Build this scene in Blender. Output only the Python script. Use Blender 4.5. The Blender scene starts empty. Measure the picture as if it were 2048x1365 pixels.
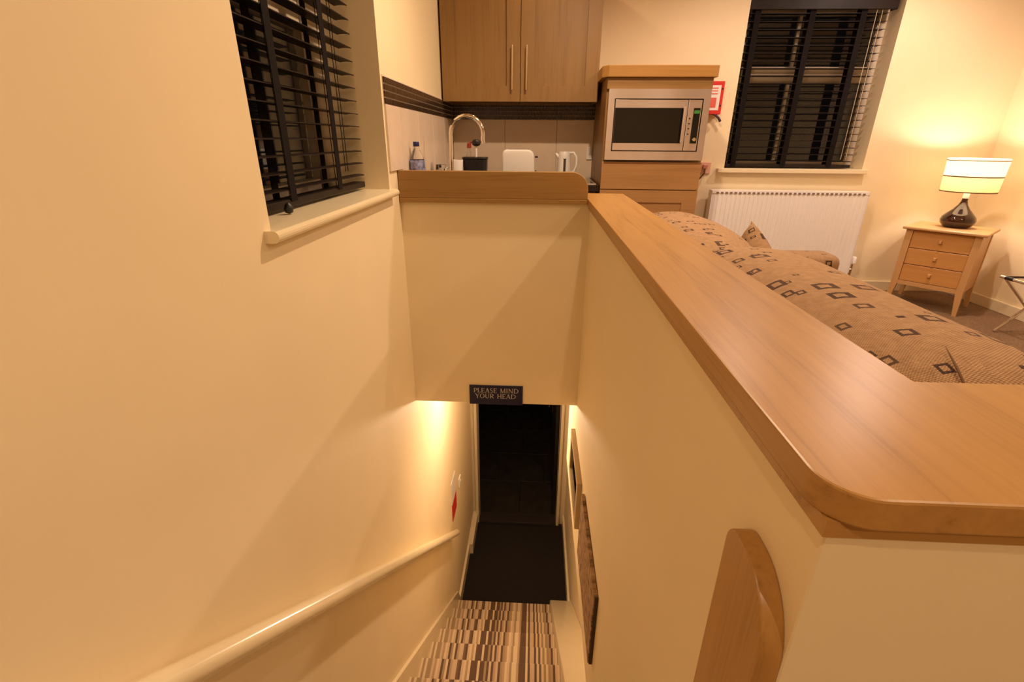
import bpy, bmesh, math, random
from mathutils import Vector, Matrix
random.seed(7)
S = bpy.context.scene
C = S.collection
PI = math.pi

# ------------------------------------------------------------------ camera
def set_camera():
    p, y, r = [math.radians(v) for v in (22.48274, 2.762309, 0.425016)]
    h = Vector((-math.sin(y), math.cos(y), 0))
    F = h * math.cos(p) + Vector((0, 0, -math.sin(p)))
    U = Vector((math.cos(y), math.sin(y), 0))
    V = -h * math.sin(p) + Vector((0, 0, -math.cos(p)))
    cr, sr = math.cos(r), math.sin(r)
    U2 = U * cr - V * sr
    V2 = U * sr + V * cr
    cam = bpy.data.cameras.new('camera')
    cam.sensor_fit = 'HORIZONTAL'; cam.sensor_width = 36.0
    cam.lens = 975.776 / 2048 * 36.0
    cam.clip_start = 0.02
    o = bpy.data.objects.new('camera', cam); C.objects.link(o)
    m = Matrix((( U2.x, -V2.x, -F.x, 0), (U2.y, -V2.y, -F.y, 0), (U2.z, -V2.z, -F.z, 1.17), (0, 0, 0, 1)))
    o.matrix_world = m
    S.camera = o
set_camera()

# ------------------------------------------------------------------ world, lights, exposure
w = bpy.data.worlds.new('night'); S.world = w; w.use_nodes = True
w.node_tree.nodes['Background'].inputs[0].default_value = (0.010, 0.007, 0.006, 1)
w.node_tree.nodes['Background'].inputs[1].default_value = 0.35
S.view_settings.view_transform = 'Standard'
S.view_settings.look = 'None'
S.view_settings.gamma = 1.0
S.view_settings.use_curve_mapping = False
S.view_settings.exposure = -0.14
WARM = (1.0, 0.735, 0.485)
CEIL = 2.40
PINKER = (1.0, 0.765, 0.64)
DOWNLIGHTS = [(2.26, 3.10, 14, PINKER), (1.30, 3.00, 7.5, PINKER), (-0.06, 3.32, 2.5, WARM), (0.345, 2.08, 24, WARM), (1.30, 0.55, 6.0, WARM),
              (2.30, 1.10, 5, WARM), (1.30, -1.20, 11.5, WARM), (2.30, -1.20, 5, WARM), (-0.22, -0.45, 6, WARM)]
def spot(name, loc, power, angle, blend, radius, col=WARM):
    l = bpy.data.lights.new(name, 'SPOT')
    l.energy = power; l.color = col; l.spot_size = math.radians(angle); l.spot_blend = blend
    l.shadow_soft_size = radius
    o = bpy.data.objects.new(name, l); C.objects.link(o); o.location = loc
    return o
for x, y, pw, lc in DOWNLIGHTS:
    spot('downlight_lamp', (x, y, CEIL - 0.012), pw * 5.0, 165, 0.6, 0.03, lc)

# ------------------------------------------------------------------ key dimensions
XL, XR, YE, YK, XW = -0.640, 0.243, 2.33, 3.87, 3.21
FZ, LZ = 0.086, -2.914
YB = -2.6           # wall behind the photographer
ZC = 0.9215         # top of capping
ZH = -0.165         # underside of the stair header

# ------------------------------------------------------------------ material helpers
MATS = {}
def new_mat(name):
    m = bpy.data.materials.new(name); m.use_nodes = True
    nt = m.node_tree; b = nt.nodes['Principled BSDF']
    return m, nt, b
def N(nt, typ, **kw):
    n = nt.nodes.new(typ)
    for k, v in kw.items():
        if k.startswith('i_'):
            n.inputs[k[2:].replace('_', ' ')].default_value = v
        else:
            setattr(n, k, v)
    return n
def ramp(nt, fac, stops):
    r = nt.nodes.new('ShaderNodeValToRGB')
    els = r.color_ramp.elements
    while len(els) < len(stops): els.new(0.5)
    for e, (p, c) in zip(els, stops):
        e.position = p; e.color = (*c, 1)
    nt.links.new(fac, r.inputs['Fac'])
    return r
def math_(nt, op, a, b=None, c=None):
    n = nt.nodes.new('ShaderNodeMath'); n.operation = op
    for i, v in enumerate((a, b, c)):
        if v is None: continue
        if hasattr(v, 'is_linked') or hasattr(v, 'links'): nt.links.new(v, n.inputs[i])
        else: n.inputs[i].default_value = v
    return n.outputs[0]
def bump(nt, b, height, strength, dist=0.002):
    n = nt.nodes.new('ShaderNodeBump'); n.inputs['Strength'].default_value = strength; n.inputs['Distance'].default_value = dist
    nt.links.new(height, n.inputs['Height']); nt.links.new(n.outputs[0], b.inputs['Normal'])
def plain(name, col, rough=0.5, metal=0.0, var=0.0, nscale=20, bumps=0.0, bscale=200, **kw):
    if name in MATS: return MATS[name]
    m, nt, b = new_mat(name)
    b.inputs['Roughness'].default_value = rough; b.inputs['Metallic'].default_value = metal
    tc = N(nt, 'ShaderNodeTexCoord')
    n = N(nt, 'ShaderNodeTexNoise', i_Scale=nscale, i_Detail=4.0)
    nt.links.new(tc.outputs['Object'], n.inputs['Vector'])
    lo = [max(0, c * (1 - var)) for c in col]; hi = [min(1, c * (1 + var)) for c in col]
    r = ramp(nt, n.outputs['Fac'], [(0.3, lo), (0.7, hi)])
    nt.links.new(r.outputs[0], b.inputs['Base Color'])
    if bumps:
        n2 = N(nt, 'ShaderNodeTexNoise', i_Scale=bscale, i_Detail=3.0)
        nt.links.new(tc.outputs['Object'], n2.inputs['Vector'])
        bump(nt, b, n2.outputs['Fac'], bumps)
    for k, v in kw.items():
        b.inputs[k.replace('_', ' ')].default_value = v
    MATS[name] = m
    return m
def oak(axis, dark=(0.295, 0.142, 0.034), light=(0.485, 0.257, 0.072), rough=0.34, name='oak'):
    key = name + '_' + axis
    if key in MATS: return MATS[key]
    m, nt, b = new_mat(key)
    tc = N(nt, 'ShaderNodeTexCoord')
    mp = N(nt, 'ShaderNodeMapping')
    sc = [26.0, 26.0, 26.0]; sc['xyz'.index(axis)] = 1.3
    mp.inputs['Scale'].default_value = sc
    nt.links.new(tc.outputs['Object'], mp.inputs['Vector'])
    n1 = N(nt, 'ShaderNodeTexNoise', i_Scale=1.0, i_Detail=5.0, i_Roughness=0.6, i_Distortion=0.6)
    nt.links.new(mp.outputs[0], n1.inputs['Vector'])
    mp2 = N(nt, 'ShaderNodeMapping'); sc2 = [170.0] * 3; sc2['xyz'.index(axis)] = 6.0
    mp2.inputs['Scale'].default_value = sc2
    nt.links.new(tc.outputs['Object'], mp2.inputs['Vector'])
    n2 = N(nt, 'ShaderNodeTexNoise', i_Scale=1.0, i_Detail=2.0)
    nt.links.new(mp2.outputs[0], n2.inputs['Vector'])
    mix = math_(nt, 'MULTIPLY_ADD', n1.outputs['Fac'], 0.65, math_(nt, 'MULTIPLY', n2.outputs['Fac'], 0.35))
    mid = [0.35 * d + 0.65 * l for d, l in zip(dark, light)]
    r = ramp(nt, mix, [(0.30, dark), (0.46, mid), (0.70, light)])
    nt.links.new(r.outputs[0], b.inputs['Base Color'])
    b.inputs['Roughness'].default_value = rough
    b.inputs['Coat Weight'].default_value = 0.0
    b.inputs['Coat Roughness'].default_value = 0.18
    bump(nt, b, n2.outputs['Fac'], 0.12, 0.001)
    MATS[key] = m
    return m
def beech(axis):
    return oak(axis, (0.50, 0.27, 0.105), (0.66, 0.38, 0.165), 0.4, 'beech')
def shaded_oak(axis):  # same oak, colour darkened for the weaker light on the upstand
    return oak(axis, (0.225, 0.110, 0.028), (0.37, 0.200, 0.058), 0.36, 'shaded_oak')
def tower_oak(axis):
    return oak(axis, (0.34, 0.175, 0.066), (0.46, 0.250, 0.100), 0.4, 'tower_oak')
def cabinet_oak(axis):
    return oak(axis, (0.22, 0.115, 0.034), (0.31, 0.170, 0.055), 0.42, 'cabinet_oak')

WALL = plain('cream_wall_paint', (0.86, 0.715, 0.470), 0.62, var=0.02, nscale=3, bumps=0.08, bscale=140)
BACKWALL = WALL
CEILM = plain('white_ceiling_paint', (0.90, 0.84, 0.72), 0.7, var=0.01)
GLOSS = plain('cream_gloss_paint', (0.82, 0.69, 0.46), 0.22, var=0.02, nscale=6, bumps=0.05, bscale=60)
WHITE = plain('white_enamel', (0.90, 0.85, 0.82), 0.32, var=0.01)
CARPET = plain('brown_carpet', (0.23, 0.135, 0.070), 0.95, var=0.25, nscale=90, bumps=0.6, bscale=500)
MATB = plain('black_entrance_mat', (0.010, 0.007, 0.006), 0.95, var=0.5, nscale=160, bumps=0.9, bscale=400)
STEEL = plain('brushed_steel', (0.78, 0.70, 0.69), 0.27, 1.0, var=0.04, nscale=8, Anisotropic=0.8, Anisotropic_Rotation=0.25)
CHROME = plain('chrome', (0.82, 0.78, 0.74), 0.08, 1.0, var=0.02)
NICKEL = plain('satin_nickel', (0.66, 0.52, 0.34), 0.3, 1.0, var=0.03)
BLACKG = plain('black_glass', (0.006, 0.005, 0.005), 0.06, var=0.1)
BLACKP = plain('black_plastic', (0.012, 0.010, 0.010), 0.4, var=0.2)
SLAT = plain('dark_wood_slat', (0.014, 0.008, 0.006), 0.45, var=0.3, nscale=12, Specular_IOR_Level=0.25)
TAPE = plain('dark_ladder_tape', (0.008, 0.005, 0.0045), 0.85, var=0.2, nscale=120, Specular_IOR_Level=0.15)
UPVC = plain('window_frame_paint', (0.62, 0.52, 0.40), 0.35, var=0.02)
WORKTOP = plain('black_worktop', (0.018, 0.014, 0.012), 0.25, var=0.6, nscale=250)
TILE = plain('cream_wall_tile', (0.78, 0.62, 0.48), 0.22, var=0.04, nscale=9)
GROUT = plain('pale_grout', (0.66, 0.56, 0.44), 0.9, var=0.05)
MOSAIC = plain('brown_mosaic_glass', (0.050, 0.028, 0.016), 0.2, var=0.6, nscale=130)
REDP = plain('red_print', (0.62, 0.035, 0.03), 0.35, var=0.05)
WHITEP = plain('white_print', (0.80, 0.74, 0.70), 0.4, var=0.02)
SALMON = plain('pale_red_print', (0.70, 0.12, 0.09), 0.4, var=0.1)
PAVING = plain('dark_paving', (0.022, 0.014, 0.008), 0.8, var=0.5, nscale=7, bumps=0.3, bscale=60)
DARKDOOR = plain('dark_painted_door', (0.010, 0.007, 0.007), 0.45, var=0.2)
BROWNG = plain('brown_glazed_ceramic', (0.030, 0.009, 0.004), 0.07, var=0.2, Coat_Weight=0.5)
BLUEP = plain('navy_sign_face', (0.008, 0.010, 0.050), 0.4, var=0.2)
SILVERT = plain('pale_lettering', (0.62, 0.58, 0.50), 0.4, var=0.02)

def glass(name, col=(0.9, 0.95, 0.95), rough=0.0, ior=1.45):
    m, nt, b = new_mat(name)
    tc = N(nt, 'ShaderNodeTexCoord'); n = N(nt, 'ShaderNodeTexNoise', i_Scale=3.0)
    nt.links.new(tc.outputs['Object'], n.inputs['Vector'])
    r = ramp(nt, n.outputs['Fac'], [(0.0, [c * 0.98 for c in col]), (1.0, col)])
    nt.links.new(r.outputs[0], b.inputs['Base Color'])
    b.inputs['Transmission Weight'].default_value = 1.0
    b.inputs['Roughness'].default_value = rough; b.inputs['IOR'].default_value = ior
    return m
PANE = glass('window_glass')
BOTTLE = glass('clear_plastic', (0.95, 0.95, 0.97), 0.03, 1.2)
def emit(name, col, strength):
    m, nt, b = new_mat(name)
    b.inputs['Emission Color'].default_value = (*col, 1); b.inputs['Emission Strength'].default_value = strength
    b.inputs['Base Color'].default_value = (0.02, 0.02, 0.02, 1)
    return m
DISPLAY = emit('green_display', (0.08, 0.5, 0.03), 0.35)
LENS = emit('downlight_lens', WARM, 6.0)

def shade_mat(name, col, trans):
    m = bpy.data.materials.new(name); m.use_nodes = True; nt = m.node_tree
    out = nt.nodes['Material Output']; nt.nodes.remove(nt.nodes['Principled BSDF'])
    tc = N(nt, 'ShaderNodeTexCoord'); n = N(nt, 'ShaderNodeTexNoise', i_Scale=180.0)
    nt.links.new(tc.outputs['Object'], n.inputs['Vector'])
    r = ramp(nt, n.outputs['Fac'], [(0.3, [c * 0.94 for c in col]), (0.7, col)])
    d = N(nt, 'ShaderNodeBsdfDiffuse'); t = N(nt, 'ShaderNodeBsdfTranslucent')
    nt.links.new(r.outputs[0], d.inputs[0]); nt.links.new(r.outputs[0], t.inputs[0])
    mx = N(nt, 'ShaderNodeMixShader'); mx.inputs[0].default_value = trans
    nt.links.new(d.outputs[0], mx.inputs[1]); nt.links.new(t.outputs[0], mx.inputs[2])
    nt.links.new(mx.outputs[0], out.inputs[0])
    return m
SHADE_W = shade_mat('ivory_shade_fabric', (0.90, 0.84, 0.68), 0.62)
SHADE_Y = shade_mat('gold_shade_fabric', (0.93, 0.82, 0.56), 0.42)

def stair_stripes():
    m, nt, b = new_mat('striped_stair_carpet')
    tc = N(nt, 'ShaderNodeTexCoord'); sx = N(nt, 'ShaderNodeSeparateXYZ')
    nt.links.new(tc.outputs['Object'], sx.inputs[0])
    a = math_(nt, 'FLOOR', math_(nt, 'MULTIPLY', sx.outputs['X'], 74.0))
    wn = N(nt, 'ShaderNodeTexWhiteNoise', noise_dimensions='1D')
    nt.links.new(a, wn.inputs['W'])
    r = ramp(nt, wn.outputs['Value'], [(0.0, (0.12, 0.065, 0.036)), (0.20, (0.42, 0.28, 0.17)), (0.42, (0.64, 0.49, 0.31)),
                                       (0.64, (0.34, 0.235, 0.13)), (0.78, (0.55, 0.40, 0.26)), (0.91, (0.17, 0.095, 0.055))])
    r.color_ramp.interpolation = 'CONSTANT'
    n2 = N(nt, 'ShaderNodeTexNoise', i_Scale=700.0)
    nt.links.new(tc.outputs['Object'], n2.inputs['Vector'])
    nt.links.new(r.outputs[0], b.inputs['Base Color'])
    b.inputs['Roughness'].default_value = 0.95
    bump(nt, b, n2.outputs['Fac'], 0.5)
    return m
STRIPES = stair_stripes()

def sofa_fabric():
    m, nt, b = new_mat('square_patterned_weave')
    uv = N(nt, 'ShaderNodeUVMap'); uv.uv_map = 'UVMap'
    s = N(nt, 'ShaderNodeSeparateXYZ'); nt.links.new(uv.outputs[0], s.inputs[0])
    cell = 0.075
    def layer(offu, offv, seed, cell, thr):
        u = math_(nt, 'DIVIDE', math_(nt, 'ADD', s.outputs['X'], offu), cell)
        v = math_(nt, 'DIVIDE', math_(nt, 'ADD', s.outputs['Y'], offv), cell)
        iu, iv = math_(nt, 'FLOOR', u), math_(nt, 'FLOOR', v)
        cx = N(nt, 'ShaderNodeCombineXYZ'); nt.links.new(iu, cx.inputs[0]); nt.links.new(iv, cx.inputs[1]); cx.inputs[2].default_value = seed
        wn = N(nt, 'ShaderNodeTexWhiteNoise', noise_dimensions='3D'); nt.links.new(cx.outputs[0], wn.inputs['Vector'])
        rc = N(nt, 'ShaderNodeSeparateColor'); nt.links.new(wn.outputs['Color'], rc.inputs[0])
        fu = math_(nt, 'SUBTRACT', math_(nt, 'FRACT', u), math_(nt, 'MULTIPLY_ADD', rc.outputs[0], 0.24, 0.38))
        fv = math_(nt, 'SUBTRACT', math_(nt, 'FRACT', v), math_(nt, 'MULTIPLY_ADD', rc.outputs[1], 0.24, 0.38))
        size = math_(nt, 'MULTIPLY_ADD', rc.outputs[2], 0.24, 0.12)
        d = math_(nt, 'MAXIMUM', math_(nt, 'ABSOLUTE', fu), math_(nt, 'ABSOLUTE', fv))
        inside = math_(nt, 'LESS_THAN', d, size)
        hollow = math_(nt, 'MULTIPLY', size, math_(nt, 'MULTIPLY', math_(nt, 'GREATER_THAN', rc.outputs[2], 0.12), 0.52))
        ring = math_(nt, 'GREATER_THAN', d, hollow)
        pres = math_(nt, 'GREATER_THAN', wn.outputs['Value'], thr)
        dark = math_(nt, 'MULTIPLY_ADD', rc.outputs[0], 0.45, 0.55)
        return math_(nt, 'MULTIPLY', math_(nt, 'MULTIPLY', inside, ring), math_(nt, 'MULTIPLY', pres, dark))
    mk = math_(nt, 'MAXIMUM', layer(0.0, 0.0, 1.3, 0.062, 0.68), layer(0.031, 0.043, 5.7, 0.034, 0.88))
    wu = math_(nt, 'SINE', math_(nt, 'MULTIPLY', s.outputs['X'], 1400.0))
    wv = math_(nt, 'SINE', math_(nt, 'MULTIPLY', s.outputs['Y'], 1100.0))
    weave = math_(nt, 'MULTIPLY_ADD', math_(nt, 'MULTIPLY', wu, wv), 0.5, 0.5)
    n = N(nt, 'ShaderNodeTexNoise', i_Scale=60.0, i_Detail=3.0); nt.links.new(uv.outputs[0], n.inputs['Vector'])
    base = ramp(nt, math_(nt, 'MULTIPLY_ADD', weave, 0.5, math_(nt, 'MULTIPLY', n.outputs['Fac'], 0.5)),
                [(0.2, (0.24, 0.125, 0.055)), (0.75, (0.52, 0.32, 0.17))])
    mx = N(nt, 'ShaderNodeMix', data_type='RGBA'); nt.links.new(mk, mx.inputs['Factor'])
    nt.links.new(base.outputs[0], mx.inputs['A']); mx.inputs['B'].default_value = (0.060, 0.027, 0.015, 1)
    nt.links.new(mx.outputs['Result'], b.inputs['Base Color'])
    b.inputs['Roughness'].default_value = 0.95
    bump(nt, b, weave, 0.7, 0.002)
    return m
FABRIC = sofa_fabric()

def picture_mat():
    m, nt, b = new_mat('mottled_canvas_print')
    tc = N(nt, 'ShaderNodeTexCoord'); mp = N(nt, 'ShaderNodeMapping'); mp.inputs['Scale'].default_value = (1, 22, 55)
    nt.links.new(tc.outputs['Object'], mp.inputs[0])
    n = N(nt, 'ShaderNodeTexNoise', i_Scale=1.0, i_Detail=6.0, i_Roughness=0.7); nt.links.new(mp.outputs[0], n.inputs['Vector'])
    r = ramp(nt, n.outputs['Fac'], [(0.36, (0.06, 0.030, 0.012)), (0.5, (0.33, 0.19, 0.09)), (0.64, (0.50, 0.33, 0.18))])
    nt.links.new(r.outputs[0], b.inputs['Base Color']); b.inputs['Roughness'].default_value = 0.7
    return m
CANVAS = picture_mat()

# ------------------------------------------------------------------ mesh helpers
def B(): return bmesh.new()
def box(bm, x0, x1, y0, y1, z0, z1):
    vs = [bm.verts.new(p) for p in ((x0,y0,z0),(x1,y0,z0),(x1,y1,z0),(x0,y1,z0),(x0,y0,z1),(x1,y0,z1),(x1,y1,z1),(x0,y1,z1))]
    for f in ((0,3,2,1),(4,5,6,7),(0,1,5,4),(1,2,6,5),(2,3,7,6),(3,0,4,7)):
        bm.faces.new([vs[i] for i in f])
    return vs
def hull8(bm, bot, top):
    vs = [bm.verts.new(p) for p in list(bot) + list(top)]
    n = len(bot)
    bm.faces.new(vs[:n][::-1]); bm.faces.new(vs[n:])
    for i in range(n):
        j = (i + 1) % n
        bm.faces.new((vs[i], vs[j], vs[n + j], vs[n + i]))
def prism(bm, pts, axis, a0, a1):
    """pts: 2-D outline in the two other axes (in xyz order)"""
    def mk(p, a):
        if axis == 'x': return (a, p[0], p[1])
        if axis == 'y': return (p[0], a, p[1])
        return (p[0], p[1], a)
    lo = [bm.verts.new(mk(p, a0)) for p in pts]; hi = [bm.verts.new(mk(p, a1)) for p in pts]
    bm.faces.new(lo); bm.faces.new(hi[::-1])
    n = len(pts)
    for i in range(n):
        j = (i + 1) % n
        bm.faces.new((lo[i], hi[i], hi[j], lo[j]))
def lathe(bm, prof, cx, cy, seg=28, cap=True):
    rings = []
    for r, z in prof:
        rings.append([bm.verts.new((cx + r * math.cos(2 * PI * k / seg), cy + r * math.sin(2 * PI * k / seg), z)) for k in range(seg)])
    for a, b in zip(rings, rings[1:]):
        for k in range(seg):
            j = (k + 1) % seg
            bm.faces.new((a[k], a[j], b[j], b[k]))
    if cap:
        bm.faces.new(rings[0][::-1]); bm.faces.new(rings[-1])
def tube(bm, path, r, seg=12, closed=False):
    path = [Vector(p) for p in path]; n = len(path); rings = []
    up = Vector((0, 0, 1)); prevN = None
    for i, p in enumerate(path):
        a = path[i - 1] if (i > 0 or closed) else path[i]
        c = path[(i + 1) % n] if (i < n - 1 or closed) else path[i]
        t = (c - a).normalized()
        if prevN is None:
            ref = Vector((1, 0, 0)) if abs(t.z) > 0.9 else up
            nn = (ref - t * ref.dot(t)).normalized()
        else:
            nn = (prevN - t * prevN.dot(t)).normalized()
        prevN = nn; bb = t.cross(nn)
        rr = r[i] if isinstance(r, (list, tuple)) else r
        rings.append([bm.verts.new(p + nn * (rr * math.cos(2 * PI * k / seg)) + bb * (rr * math.sin(2 * PI * k / seg))) for k in range(seg)])
    pairs = list(zip(rings, rings[1:])) + ([(rings[-1], rings[0])] if closed else [])
    for a, b in pairs:
        for k in range(seg):
            j = (k + 1) % seg
            bm.faces.new((a[k], a[j], b[j], b[k]))
    if not closed:
        bm.faces.new(rings[0][::-1]); bm.faces.new(rings[-1])
def bev(bm, w, seg=2):
    bmesh.ops.remove_doubles(bm, verts=bm.verts, dist=1e-6)
    es = [e for e in bm.edges if len(e.link_faces) == 2 and e.calc_face_angle(0) > 0.6]
    bmesh.ops.bevel(bm, geom=es, offset=w, segments=seg, profile=0.5, affect='EDGES')
    return bm
BEVELLED = {'board', 'trim_1', 'cornice', 'slab', 'sloping_board', 'sill_board', 'top', 'drawer', 'baseboard_hall_right', 'baseboard_back', 'baseboard_right'}
def wloc(o):
    v = Vector((0, 0, 0))
    while o is not None:
        v += o.location; o = o.parent
    return v
def obj(name, bm, mat, parent=None, smooth=False, local=False, sangle=None):
    bmesh.ops.recalc_face_normals(bm, faces=bm.faces)
    if parent is not None and not local:
        off = wloc(parent)
        for v in bm.verts: v.co -= off
    me = bpy.data.meshes.new(name); bm.to_mesh(me); bm.free()
    me.materials.append(mat)
    if smooth:
        for p in me.polygons: p.use_smooth = True
        if sangle is None: sangle = 14 if name in BEVELLED else 40
        me.set_sharp_from_angle(angle=math.radians(sangle))
    o = bpy.data.objects.new(name, me); C.objects.link(o)
    if parent is not None: o.parent = parent
    return o
def tag(o, label, cat, group=None, kind=None):
    o['label'] = label; o['category'] = cat
    if group: o['group'] = group
    if kind: o['kind'] = kind
    return o
def thing(name, loc, label, cat, group=None, rz=0.0, kind=None):
    o = bpy.data.objects.new(name, None); C.objects.link(o)
    o.empty_display_size = 0.05
    o.location = loc; o.rotation_euler = (0, 0, rz)
    return tag(o, label, cat, group, kind)
def struct(name, bm, mat, label, cat, smooth=False):
    return tag(obj(name, bm, mat, None, smooth), label, cat, kind='structure')
def part(name, mat, parent, *boxes, bevel=0.0, seg=2, local=False, smooth=None):
    bm = B()
    for b in boxes: box(bm, *b)
    if bevel: bev(bm, bevel, seg)
    return obj(name, bm, mat, parent, smooth=bool(bevel) if smooth is None else smooth, local=local, sangle=70 if seg >= 4 else 14)
def share(o, parent, delta):
    c = bpy.data.objects.new(o.name.split('.')[0], o.data); C.objects.link(c); c.parent = parent
    c.location = delta
    return c

# ================================================================== SHELL
T = 0.12
# left wall, with window opening
WY0, WY1, WZ0, WZ1 = 1.158, 2.172, 0.967, 2.15
LWD = 0.30
bm = B()
box(bm, XL - LWD, XL, YB, WY0, LZ - 0.1, CEIL)
box(bm, XL - LWD, XL, WY1, 4.52, LZ - 0.1, CEIL)
box(bm, XL - LWD, XL, WY0, WY1, LZ - 0.1, WZ0 - 0.03)
box(bm, XL - LWD, XL, WY0, WY1, WZ1, CEIL)
wall_left = struct('wall_left', bm, WALL, 'long cream painted wall with the deep blind window beside the stairs', 'wall')
# back wall with window opening
RX0, RX1, RZ0, RZ1 = 1.362, 2.345, 0.985, 2.12
RWD = 0.26
bm = B()
box(bm, XL - LWD, RX0, YK, YK + RWD, -0.3, CEIL)
box(bm, RX1, XW + 0.2, YK, YK + RWD, -0.3, CEIL)
box(bm, RX0, RX1, YK, YK + RWD, -0.3, RZ0 - 0.03)
box(bm, RX0, RX1, YK, YK + RWD, RZ1, CEIL)
wall_back = struct('wall_back', bm, BACKWALL, 'cream wall behind the kitchen units, radiator and wide blind window', 'wall')
bm = B(); box(bm, XW, XW + 0.2, YB, YK, -0.3, CEIL)
struct('wall_right', bm, WALL, 'cream wall beside the table lamp and luggage stand', 'wall')
bm = B(); box(bm, XL - LWD, XW + 0.2, YB - 0.2, YB, -0.3, CEIL)
struct('wall_front', bm, WALL, 'cream wall across the room from the kitchen', 'wall')
bm = B(); box(bm, XL - LWD, XW + 0.2, YB - 0.2, YK + RWD, CEIL, CEIL + 0.1)
ceiling = struct('ceiling', bm, CEILM, 'white ceiling with recessed downlights over the whole upper room', 'ceiling')
for i, (x, y, pw, lc) in enumerate(DOWNLIGHTS):
    bm = B(); lathe(bm, [(0.036, CEIL), (0.052, CEIL), (0.050, CEIL - 0.006), (0.038, CEIL - 0.008), (0.036, CEIL)], x, y, 24, cap=False)
    ring = obj('downlight_bezel', bm, WHITE, ceiling, True)
# upper floors: room side and landing behind the photographer
bm = B()
box(bm, XR + 0.17, XW, 0.40, YK, FZ - 0.2, FZ)
box(bm, XL, XW, YB, -0.245, FZ - 0.2, FZ)
box(bm, XR + 0.17, XW, -0.245, 0.40, FZ - 0.2, FZ)
box(bm, XL, XR + 0.17, YE + 0.13, YK, FZ - 0.2, FZ)
struct('floor', bm, CARPET, 'brown carpeted floor of the upper room under the chest of drawers', 'floor')

# stair end wall (header)
bm = B(); box(bm, XL, XR, YE, YE + 0.12, ZH, 0.897)
wall_end = struct('wall_end', bm, WALL, 'cream wall above the stair opening, carrying the blue warning sign', 'wall')
# lower hall ceiling beyond header
bm = B(); box(bm, XL, 0.395, YE + 0.12, 4.40, ZH + 0.0, ZH + 0.08)
hc = struct('ceiling_hall', bm, CEILM, 'low ceiling of the downstairs hall behind the header wall', 'ceiling')
# half wall (partition)
bm = B()
prism(bm, [(XR, 0.322), (1.95, 0.322), (1.95, 0.495), (0.415, 0.495), (0.415, 2.775), (XR, 2.775)], 'z', -0.83, 0.8765)
bev(bm, 0.0015, 1)
wall_half = struct('wall_half', bm, WALL, 'cream half wall between the stairwell and the sofa', 'wall')
# lower hall right wall
bm = B(); box(bm, 0.397, 0.52, -0.6, 4.52, LZ - 0.1, -0.20)
struct('wall_hall_right', bm, WALL, 'cream hall wall set back below the half wall', 'wall')
# hall end wall with door opening
DX0, DX1, DZ = -0.605, 0.335, -0.90
bm = B()
box(bm, XL, DX0, 4.40, 4.52, LZ - 0.1, ZH)
box(bm, DX1, 0.397, 4.40, 4.52, LZ - 0.1, ZH)
box(bm, DX0, DX1, 4.40, 4.52, DZ, ZH)
struct('wall_hall_end', bm, WALL, 'narrow cream wall around the dark doorway at the foot of the stairs', 'wall')
bm = B(); box(bm, XL, 0.397, -0.6, 4.40, LZ - 0.1, LZ)
struct('floor_hall', bm, plain('hall_floor', (0.05, 0.035, 0.02), 0.8, var=0.2), 'dark floor of the downstairs hall around the black mat', 'floor')
bm = B(); box(bm, XL, 0.397, -0.72, -0.6, LZ - 0.1, FZ - 0.2)
struct('wall_under_landing', bm, WALL, 'cream wall closing the stairwell under the landing', 'wall')

# ------------------------------------------------ skirtings
bm = B()
g, R = 0.24507, 0.2
def nos(k): return (3.185 - k * g, -2.714 + k * R)     # nosing k of the stairs
SL = R / g
def zl(y): return -2.714 + (3.185 - y) * SL            # nosing line
# sloping skirting on the left wall
bt = B()
ya, yb = -0.2, 3.262
prism(bt, [(ya, zl(ya) - 0.35), (ya, zl(ya) + 0.10), (3.18, zl(3.18) + 0.10), (yb, LZ + 0.14), (yb, LZ)], 'x', XL, XL + 0.02)
bev(bt, 0.004, 2)
sk = thing('baseboard_left', (XL, 3.26, LZ), 'cream gloss skirting running down the left side of the carpeted stairs', 'skirting', kind='structure')
obj('sloping_board', bt, GLOSS, sk, True)
part('hall_board', GLOSS, sk, (XL, XL + 0.022, 3.255, 3.90, LZ, LZ + 0.14), bevel=0.004)
part('door_side_board', GLOSS, sk, (XL, XL + 0.055, 3.90, 4.40, LZ, LZ + 0.14), bevel=0.004)
bm = B(); box(bm, 0.375, 0.397, 3.20, 4.40, LZ, LZ + 0.13); bev(bm, 0.004)
struct('baseboard_hall_right', bm, GLOSS, 'cream skirting along the right edge of the black mat', 'skirting', True)
bm = B(); box(bm, 1.02, XW - 0.018, YK - 0.018, YK, FZ, FZ + 0.075); bev(bm, 0.004)
struct('baseboard_back', bm, GLOSS, 'cream skirting below the white radiator', 'skirting', True)
bm = B(); box(bm, XW - 0.018, XW, YB, YK, FZ, FZ + 0.075); bev(bm, 0.004)
struct('baseboard_right', bm, GLOSS, 'cream skirting behind the luggage stand', 'skirting', True)
# sloping boxed ledge on the right of the stairs
bt = B()
prism(bt, [(0.2, zl(0.2) - 0.4), (0.2, zl(0.2) + 0.06), (3.14, zl(3.14) + 0.06), (3.185, zl(3.185) + 0.045), (3.20, zl(3.2) - 0.0), (3.20, LZ)], 'x', 0.205, 0.397)
bev(bt, 0.008, 3)
struct('trim_1', bt, GLOSS, 'sloping cream boxed ledge along the right side of the striped stairs', 'ledge', True)

# ================================================================== STAIRS
st = thing('staircase', (0, 3.185, LZ), 'steep straight staircase with brown and cream striped carpet', 'stairs')
bm = B()
y0, y1, z1 = 0.0, g + 0.02, R
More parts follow.
